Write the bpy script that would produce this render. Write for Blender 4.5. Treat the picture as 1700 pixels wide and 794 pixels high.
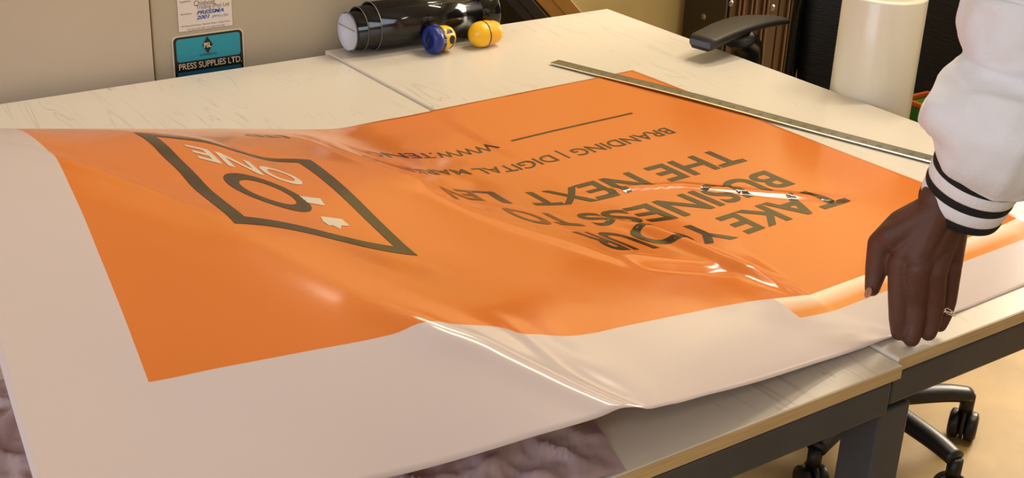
import bpy, bmesh, math, random
from mathutils import Vector, Matrix, noise
random.seed(7)
C = bpy.context.scene.collection
sc = bpy.context.scene
pi = math.pi
for o in list(bpy.data.objects): bpy.data.objects.remove(o)

# ------------------------------------------------------------------ camera
F = 2218.115; CX, CY = 850.0, 397.0
CAM = Vector((0, 0, 1.44))
RW = Matrix(((0.81886383, 0.20833285, -0.53484526), (-0.57281517, 0.35613727, -0.73827436), (0.03667153, 0.91091365, 0.41096414)))
cd = bpy.data.cameras.new('camera'); cam = bpy.data.objects.new('camera', cd); C.objects.link(cam)
cd.sensor_width = 36; cd.lens = F / 1700 * 36; cd.clip_start = .02; cd.clip_end = 100
cam.matrix_world = Matrix.Translation(CAM) @ RW.to_4x4()
sc.camera = cam
# ------------------------------------------------------------------ world, lamps, exposure
sc.view_settings.view_transform = 'Standard'; sc.view_settings.look = 'None'
sc.view_settings.gamma = 1; sc.view_settings.use_curve_mapping = False
sc.view_settings.exposure = -0.06
w = bpy.data.worlds.new('world'); sc.world = w; w.use_nodes = True
w.node_tree.nodes['Background'].inputs[0].default_value = (.80, .86, 1, 1)
w.node_tree.nodes['Background'].inputs[1].default_value = 0.6

def area(name, loc, target, sx, sy, power, col):
    l = bpy.data.lights.new(name, 'AREA'); l.shape = 'RECTANGLE'; l.size = sx; l.size_y = sy
    l.energy = power; l.color = col
    o = bpy.data.objects.new(name, l); C.objects.link(o); o.location = loc
    o.rotation_euler = (Vector(target) - Vector(loc)).to_track_quat('-Z', 'Y').to_euler()
    return o
# daylight entering by the window behind the camera's left, cool
area('window_daylight', (-2.35, 0.3, 1.75), (1.2, 0.8, .8), 2.2, 1.3, 46, (.80, .87, 1))
# warm low daylight from the window in the right wall
area('right_window_daylight', (4.1, 1.9, 1.45), (1.2, 1.3, .75), .9, .9, 80, (1, .87, .70))
# ------------------------------------------------------------------ pixel -> world helpers (points on real planes)
def ray(px, py): return RW @ Vector(((px - CX) / F, -(py - CY) / F, -1))
def atz(px, py, z):
    r = ray(px, py); return CAM + r * ((z - CAM.z) / r.z)
def aty(px, py, y):
    r = ray(px, py); return CAM + r * (y / r.y)
def atx(px, py, x):
    r = ray(px, py); return CAM + r * (x / r.x)
Z0 = .75
# ------------------------------------------------------------------ materials
def lin(c):
    if isinstance(c, str):
        c = [int(c[i:i + 2], 16) / 255 for i in (0, 2, 4)]
    return [x / 12.92 if x <= .04045 else ((x + .055) / 1.055) ** 2.4 for x in c]
def mat(name, col, rough=.5, metal=0, spec=.5, noise_s=0, noise_a=0, bump=0, bump_s=None, coat=0, sheen=0, stretch=None, trans=0, sss=0):
    m = bpy.data.materials.new(name); m.use_nodes = True; nt = m.node_tree; b = nt.nodes['Principled BSDF']
    col = lin(col)
    b.inputs['Base Color'].default_value = (*col, 1); b.inputs['Roughness'].default_value = rough
    b.inputs['Metallic'].default_value = metal; b.inputs['Specular IOR Level'].default_value = spec
    b.inputs['Coat Weight'].default_value = coat; b.inputs['Coat Roughness'].default_value = .1
    b.inputs['Sheen Weight'].default_value = sheen
    b.inputs['Transmission Weight'].default_value = trans
    if sss: b.inputs['Subsurface Weight'].default_value = sss; b.inputs['Subsurface Scale'].default_value = .004
    if noise_a or bump:
        tc = nt.nodes.new('ShaderNodeTexCoord'); mp = nt.nodes.new('ShaderNodeMapping')
        nt.links.new(tc.outputs['Object'], mp.inputs[0])
        if stretch: mp.inputs['Scale'].default_value = stretch
        n = nt.nodes.new('ShaderNodeTexNoise'); n.inputs['Scale'].default_value = noise_s or bump_s; n.inputs['Detail'].default_value = 6
        nt.links.new(mp.outputs[0], n.inputs['Vector'])
        if noise_a:
            cr = nt.nodes.new('ShaderNodeValToRGB')
            cr.color_ramp.elements[0].position = .3; cr.color_ramp.elements[1].position = .7
            cr.color_ramp.elements[0].color = (*[max(0, x * (1 - noise_a)) for x in col], 1)
            cr.color_ramp.elements[1].color = (*[min(1, x * (1 + noise_a * .6)) for x in col], 1)
            nt.links.new(n.outputs['Fac'], cr.inputs[0]); nt.links.new(cr.outputs[0], b.inputs['Base Color'])
        if bump:
            n2 = nt.nodes.new('ShaderNodeTexNoise'); n2.inputs['Scale'].default_value = bump_s or noise_s; n2.inputs['Detail'].default_value = 4
            nt.links.new(mp.outputs[0], n2.inputs['Vector'])
            bp = nt.nodes.new('ShaderNodeBump'); bp.inputs['Strength'].default_value = bump; bp.inputs['Distance'].default_value = .002
            nt.links.new(n2.outputs['Fac'], bp.inputs['Height']); nt.links.new(bp.outputs[0], b.inputs['Normal'])
    return m
# ------------------------------------------------------------------ object helpers
def obj(name, bm, m, parent=None, smooth=False):
    me = bpy.data.meshes.new(name)
    if isinstance(bm, bmesh.types.BMesh):
        bmesh.ops.recalc_face_normals(bm, faces=bm.faces); bm.to_mesh(me); bm.free()
    else:
        me.from_pydata(bm[0], [], bm[1]); me.update()
    for x in (m if isinstance(m, (list, tuple)) else [m]): me.materials.append(x)
    if smooth:
        for p in me.polygons: p.use_smooth = True
    o = bpy.data.objects.new(name, me); C.objects.link(o)
    if parent: o.parent = parent
    return o
def tag(o, label, cat, group=None):
    o['label'] = label; o['category'] = cat
    if group: o['group'] = group
    return o
def thing(name, label, cat, loc=(0, 0, 0), rz=0, group=None):
    o = bpy.data.objects.new(name, None); C.objects.link(o); o.location = loc; o.rotation_euler = (0, 0, rz)
    o.empty_display_size = .05
    return tag(o, label, cat, group)
def struct(name, bm, m, smooth=False):
    o = obj(name, bm, m, None, smooth); o['kind'] = 'structure'; return o
def box(bm, a, b, mtx=None, bev=0):
    a = Vector(a); b = Vector(b)
    t = bmesh.new(); bmesh.ops.create_cube(t, size=1)
    for v in t.verts: v.co = Vector([(a[i] + b[i]) / 2 + v.co[i] * (b[i] - a[i]) for i in range(3)])
    if bev: bmesh.ops.bevel(t, geom=list(t.edges), offset=bev, segments=2, affect='EDGES', profile=.5)
    if mtx: bmesh.ops.transform(t, matrix=mtx, verts=t.verts)
    me = bpy.data.meshes.new('t'); t.to_mesh(me); t.free(); bm.from_mesh(me); bpy.data.meshes.remove(me)
    return bm
def bx(a, b, mtx=None, bev=0): return box(bmesh.new(), a, b, mtx, bev)
def frame_to(p, q):
    d = (Vector(q) - Vector(p)).normalized()
    return Matrix.Translation(p) @ d.to_track_quat('Z', 'Y').to_matrix().to_4x4()
def lathe(bm, prof, mtx=None, seg=48, ang=2 * pi, caps=False):
    rings = []
    full = abs(ang - 2 * pi) < 1e-6; n = seg if full else seg + 1
    for r, z in prof:
        if r < 1e-6: rings.append([bm.verts.new((0, 0, z))])
        else: rings.append([bm.verts.new((r * math.cos(ang * k / seg), r * math.sin(ang * k / seg), z)) for k in range(n)])
    vs = [v for r in rings for v in r]
    for a, b in zip(rings, rings[1:]):
        for k in range(seg):
            k2 = (k + 1) % n
            if len(a) == 1 and len(b) == 1: continue
            if len(a) == 1: bm.faces.new((a[0], b[k], b[k2]))
            elif len(b) == 1: bm.faces.new((a[k], b[0], a[k2]))
            else: bm.faces.new((a[k], b[k], b[k2], a[k2]))
    if mtx is not None:
        for v in vs: v.co = mtx @ v.co
    return bm
def tube(bm, pts, rads, seg=16, caps=True, squash=None, fn=None):
    pts = [Vector(p) for p in pts]; rings = []; up = None
    for i, p in enumerate(pts):
        d = (pts[min(i + 1, len(pts) - 1)] - pts[max(i - 1, 0)]).normalized()
        if up is None: up = Vector((0, 0, 1)) if abs(d.z) < .9 else Vector((1, 0, 0))
        x = d.cross(up).normalized(); y = x.cross(d).normalized(); up = y
        r = rads[i] if hasattr(rads, '__len__') else rads
        rx, ry = (r if hasattr(r, '__len__') else (r, r * (squash or 1)))
        ring = []
        for k in range(seg):
            a = 2 * pi * k / seg; q = fn(i / (len(pts) - 1), a) if fn else 1
            ring.append(bm.verts.new(p + (x * math.cos(a) * rx + y * math.sin(a) * ry) * q))
        rings.append(ring)
    for a, b in zip(rings, rings[1:]):
        for k in range(seg): bm.faces.new((a[k], a[(k + 1) % seg], b[(k + 1) % seg], b[k]))
    if caps: bm.faces.new(rings[0][::-1]); bm.faces.new(rings[-1])
    return bm
def spline(pts, n):
    pts = [Vector(p) for p in pts]; P = [2 * pts[0] - pts[1]] + pts + [2 * pts[-1] - pts[-2]]; out = []
    m = len(pts) - 1
    for k in range(n + 1):
        x = k / n * m; i = min(int(x), m - 1); u = x - i; a, b, c, d = P[i:i + 4]
        out.append(.5 * (2 * b + (c - a) * u + (2 * a - 5 * b + 4 * c - d) * u * u + (-a + 3 * b - 3 * c + d) * u ** 3))
    return out
def text_tris(s, bold=0.0, shear=0.0):
    c = bpy.data.curves.new('t', 'FONT'); c.body = s; c.size = 1; c.offset = bold; c.shear = shear; c.resolution_u = 6
    o = bpy.data.objects.new('t', c); C.objects.link(o); bpy.context.view_layer.update()
    me = o.to_mesh(); bm = bmesh.new(); bm.from_mesh(me); o.to_mesh_clear()
    bpy.data.objects.remove(o); bpy.data.curves.remove(c)
    bmesh.ops.triangulate(bm, faces=bm.faces)
    return bm
def split_long(bm, L):
    for _ in range(7):
        es = [e for e in bm.edges if e.calc_length() > L]
        if not es: break
        bmesh.ops.subdivide_edges(bm, edges=es, cuts=1)
        bmesh.ops.triangulate(bm, faces=[f for f in bm.faces if len(f.verts) > 3])
    return bm
def poly(pts):
    bm = bmesh.new(); bm.faces.new([bm.verts.new((x, y, 0)) for x, y in pts]); return bm
def ring_poly(outer, inner):
    bm = bmesh.new(); a = [bm.verts.new((x, y, 0)) for x, y in outer]; b = [bm.verts.new((x, y, 0)) for x, y in inner]
    n = len(a)
    for i in range(n): bm.faces.new((a[i], a[(i + 1) % n], b[(i + 1) % n], b[i]))
    return bm
def shift(bm, fn):
    for v in bm.verts: v.co = Vector(fn(v.co))
    return bm
def plain(name, bm, m, parent, smooth=False):
    me = bpy.data.meshes.new(name); bm.to_mesh(me); bm.free(); me.materials.append(m)
    if smooth:
        for p in me.polygons: p.use_smooth = True
    o = bpy.data.objects.new(name, me); C.objects.link(o); o.parent = parent; return o

M = {}
def wood_mat(name, base, dark, rough=.32):
    m = mat(name, base, rough); nt = m.node_tree; b = nt.nodes['Principled BSDF']
    tc = nt.nodes.new('ShaderNodeTexCoord'); mp = nt.nodes.new('ShaderNodeMapping'); mp.inputs['Scale'].default_value = (9, 1.1, 3); mp.inputs['Rotation'].default_value = (0, 0, .12)
    nt.links.new(tc.outputs['Object'], mp.inputs[0])
    n = nt.nodes.new('ShaderNodeTexNoise'); n.inputs['Scale'].default_value = 1.3; n.inputs['Detail'].default_value = 3; n.inputs['Distortion'].default_value = .9
    nt.links.new(mp.outputs[0], n.inputs['Vector'])
    mm = nt.nodes.new('ShaderNodeMath'); mm.operation = 'MULTIPLY'; mm.inputs[1].default_value = 13; nt.links.new(n.outputs['Fac'], mm.inputs[0])
    fr = nt.nodes.new('ShaderNodeMath'); fr.operation = 'FRACT'; nt.links.new(mm.outputs[0], fr.inputs[0])
    cr = nt.nodes.new('ShaderNodeValToRGB'); cr.color_ramp.elements[0].position = .0; cr.color_ramp.elements[1].position = .16
    cr.color_ramp.elements[0].color = (.55, .55, .55, 1); cr.color_ramp.elements[1].color = (0, 0, 0, 1)
    nt.links.new(fr.outputs[0], cr.inputs[0])
    # broken grain: only where a second noise is high
    n2 = nt.nodes.new('ShaderNodeTexNoise'); n2.inputs['Scale'].default_value = 6; n2.inputs['Detail'].default_value = 5
    nt.links.new(tc.outputs['Object'], n2.inputs['Vector'])
    cr2 = nt.nodes.new('ShaderNodeValToRGB'); cr2.color_ramp.elements[0].position = .45; cr2.color_ramp.elements[1].position = .68
    nt.links.new(n2.outputs['Fac'], cr2.inputs[0])
    mu = nt.nodes.new('ShaderNodeMath'); mu.operation = 'MULTIPLY'; nt.links.new(cr.outputs[0], mu.inputs[0]); nt.links.new(cr2.outputs[0], mu.inputs[1])
    # scuffs
    mp3 = nt.nodes.new('ShaderNodeMapping'); mp3.inputs['Scale'].default_value = (30, 8, 5); nt.links.new(tc.outputs['Object'], mp3.inputs[0])
    n3 = nt.nodes.new('ShaderNodeTexNoise'); n3.inputs['Scale'].default_value = 1.6; n3.inputs['Detail'].default_value = 2; nt.links.new(mp3.outputs[0], n3.inputs['Vector'])
    cr3 = nt.nodes.new('ShaderNodeValToRGB'); cr3.color_ramp.elements[0].position = .73; cr3.color_ramp.elements[1].position = .80
    nt.links.new(n3.outputs['Fac'], cr3.inputs[0])
    ad = nt.nodes.new('ShaderNodeMath'); ad.operation = 'MAXIMUM'; nt.links.new(mu.outputs[0], ad.inputs[0]); nt.links.new(cr3.outputs[0], ad.inputs[1])
    mx = nt.nodes.new('ShaderNodeMix'); mx.data_type = 'RGBA'; mx.inputs[6].default_value = (*lin(base), 1); mx.inputs[7].default_value = (*lin(dark), 1)
    nt.links.new(ad.outputs[0], mx.inputs[0]); nt.links.new(mx.outputs[2], b.inputs['Base Color'])
    return m
M['board'] = wood_mat('pale_laminate', 'dcd4c8', '9c8c7e', .30)
M['whiteband'] = mat('white_edge_band', 'e6e0d4', .35); M['ply'] = mat('pale_plywood_edge', 'c9b083', .6, noise_s=6, noise_a=.18, stretch=(2, 2, 60))
M['steel'] = mat('dark_grey_painted_steel', '494c52', .38, noise_s=12, noise_a=.15, bump=.05, bump_s=90)
M['floor'] = mat('ochre_concrete', 'a2844e', .55, noise_s=5, noise_a=.22, bump=.35, bump_s=25)
M['wall'] = mat('ochre_painted_wall', 'b5a878', .7, noise_s=4, noise_a=.12, bump=.2, bump_s=40)
M['wall2'] = mat('pale_wall', 'd9d2c6', .75, noise_s=3, noise_a=.05)
M['ceil'] = mat('white_ceiling', 'ddd6ca', .8, noise_s=3, noise_a=.03)
M['machine'] = mat('beige_enamel', 'b3a896', .42, noise_s=3, noise_a=.05, bump=.04, bump_s=150)
M['machine2'] = mat('light_beige_enamel', 'c4b6a6', .42, noise_s=3, noise_a=.05)
M['black'] = mat('black_plastic', '16161a', .38, bump=.15, bump_s=300)
M['blackgloss'] = mat('black_glossy_vinyl', '100f0e', .10)
M['white'] = mat('white_paper', 'e4e2e4', .5)
M['dark_edge'] = mat('grey_vinyl_edge', '6a6866', .4)

# ================================================================== the room
XL, XR, YB, YF, ZC = -2.6, 4.3, 2.68, -2.2, 2.9
struct('floor', bx((XL, YF, -.1), (XR, YB, 0)), M['floor'])
struct('ceiling', bx((XL, YF, ZC), (XR, YB, ZC + .1)), M['ceil'])
def wall_open(name, axis, c0, c1, u0, u1, hole, m):
    bm = bmesh.new()
    def bb(a0, a1, z0, z1):
        if axis == 'x': box(bm, (c0, a0, z0), (c1, a1, z1))
        else: box(bm, (a0, c0, z0), (a1, c1, z1))
    if hole:
        h0, h1, z0, z1 = hole
        bb(u0, h0, 0, ZC); bb(h1, u1, 0, ZC); bb(h0, h1, 0, z0); bb(h0, h1, z1, ZC)
    else: bb(u0, u1, 0, ZC)
    return struct(name, bm, m)
wall_open('wall_back', 'y', YB, YB + .12, XL - .12, XR + .12, None, M['wall'])
wall_open('wall_front', 'y', YF - .12, YF, XL - .12, XR + .12, None, M['wall2'])
wall_open('wall_left', 'x', XL - .12, XL, YF, YB, (-.85, 1.45, 1.05, 2.4), M['wall2'])
wall_open('wall_right', 'x', XR, XR + .12, YF, YB, (1.4, 2.4, 1.0, 1.9), M['wall2'])
M['frame'] = mat('white_window_frame', 'dcdcd8', .4)
M['glass'] = mat('window_glass', 'ffffff', .0, trans=1)
for n, x, (a, b, z0, z1) in ((1, XL - .06, (-.85, 1.45, 1.05, 2.4)), (2, XR + .06, (1.4, 2.4, 1.0, 1.9))):
    bm = bmesh.new()
    for (p, q) in (((a, z0), (a + .05, z1)), ((b - .05, z0), (b, z1)), ((a, z0), (b, z0 + .05)), ((a, z1 - .05), (b, z1)), (((a + b) / 2 - .02, z0), ((a + b) / 2 + .02, z1))):
        box(bm, (x - .02, p[0], p[1]), (x + .02, q[0], q[1]))
    wn = struct('window_%d' % n, bm, M['frame'])
    obj('pane', bx((x - .003, a + .05, z0 + .05), (x + .003, b - .05, z1 - .05)), M['glass'], wn)

# ================================================================== ceiling lamps
M['tube'] = mat('warm_tube', 'ffffff', .5)
def lamp(x, y, rz, power, warm, label):
    t = thing('tube_lamp', label, 'ceiling lamp', (x, y, ZC), rz, 'tube lamps on the ceiling')
    obj('housing', bx((-.62, -.06, -.06), (.62, .06, 0), bev=.008), M['frame'], t)
    bm = tube(bmesh.new(), [(-.6, 0, -.085), (.6, 0, -.085)], .018, 16)
    mm = bpy.data.materials.new('lit_tube'); mm.use_nodes = True; b = mm.node_tree.nodes['Principled BSDF']
    b.inputs['Emission Color'].default_value = (*warm, 1); b.inputs['Emission Strength'].default_value = 6
    b.inputs['Base Color'].default_value = (1, 1, 1, 1)
    obj('lamp_tube', bm, mm, t, True)
    l = bpy.data.lights.new('tube_light', 'AREA'); l.shape = 'RECTANGLE'; l.size = 1.2; l.size_y = .05; l.energy = power; l.color = warm
    o = bpy.data.objects.new('tube_light', l); C.objects.link(o); o.parent = t; o.location = (0, 0, -.108)
    return t
lamp(2.62, 2.15, .1, 27, (1, .87, .68), 'white batten tube lamp on the ceiling nearest the rear wall and the ribbed cabinet')
lamp(2.5, 1.2, -.45, 26, (1, .89, .66), 'white batten tube lamp on the ceiling above the right work table')
lamp(-1.3, -1.2, .35, 22, (1, .88, .74), 'white batten tube lamp on the ceiling behind the camera near the left window')

# ================================================================== work tables
SEAM = 1.0725; YF0, YB0 = .7625, 2.066
def table(name_label, x0, x1, y0, y1, legs, back, rail_z=.040, zt=Z0):
    t = thing('work_table', name_label, 'table', ((x0 + x1) / 2, (y0 + y1) / 2, 0), 0, None)
    cx, cy = t.location.x, t.location.y
    def P(bm): return shift(bm, lambda v: (v.x - cx, v.y - cy, v.z))
    obj('tabletop', P(bx((x0, y0, zt - .0155), (x1, y1, zt), bev=.0012)), M['board'], t)
    e = .0012
    obj('edge_band', P(bx((x0, y0 - e, zt - .0158), (x1, y0 - .0001, zt - .0006), bev=.0004)), M['ply'], t)
    obj('side_band', P(bx((x0 - .0012, y0, zt - .0158), (x0 - .0001, y1, zt - .0004), bev=.0004)), M['whiteband'], t)
    ry = y0 + .006; zz = zt - .0235
    obj('front_rail', P(bx((x0 + .004, ry, zz - rail_z), (x1 - .003, ry + .03, zz), bev=.003)), M['steel'], t)
    obj('rear_rail', P(bx((x0 + .004, y1 - .05, zz - rail_z), (x1 - .003, y1 - .02, zz), bev=.003)), M['steel'], t)
    for sx in (x0 + .01, x1 - .04):
        obj('side_rail', P(bx((sx, ry + .0305, zz - rail_z), (sx + .03, y1 - .0505, zz), bev=.003)), M['steel'], t)
        obj('spacer', P(bx((sx, y0 + .15, zz), (sx + .03, y0 + .25, zt - .0156))), M['black'], t)
    for lx in legs:
        for ly in (y0 + .012, y1 - .07):
            obj('leg', P(bx((lx, ly, .006), (lx + .05, ly + .05, zz - rail_z - .012), bev=.003)), M['steel'], t)
            obj('shaded_notch_block', P(bx((lx + .004, ly + .004, zz - rail_z - .0119), (lx + .046, ly + .046, zz - rail_z))), M['black'], t)  # black block stands in for the shaded open notch between leg and rail
            obj('foot_pad', P(bx((lx - .002, ly - .002, 0), (lx + .052, ly + .052, .006))), M['black'], t)
    return t
table('pale laminate work table in the left foreground under most of the orange banner', -.25, SEAM - .002, YF0, YB0 - .006, (-.23, .5), True)
table('pale laminate work table at the right, with the steel ruler lying on it', SEAM + .003, 1.7205, YF0 + .008, 2.075, (SEAM + .004, 1.665), False, zt=Z0 + .003)

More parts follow.
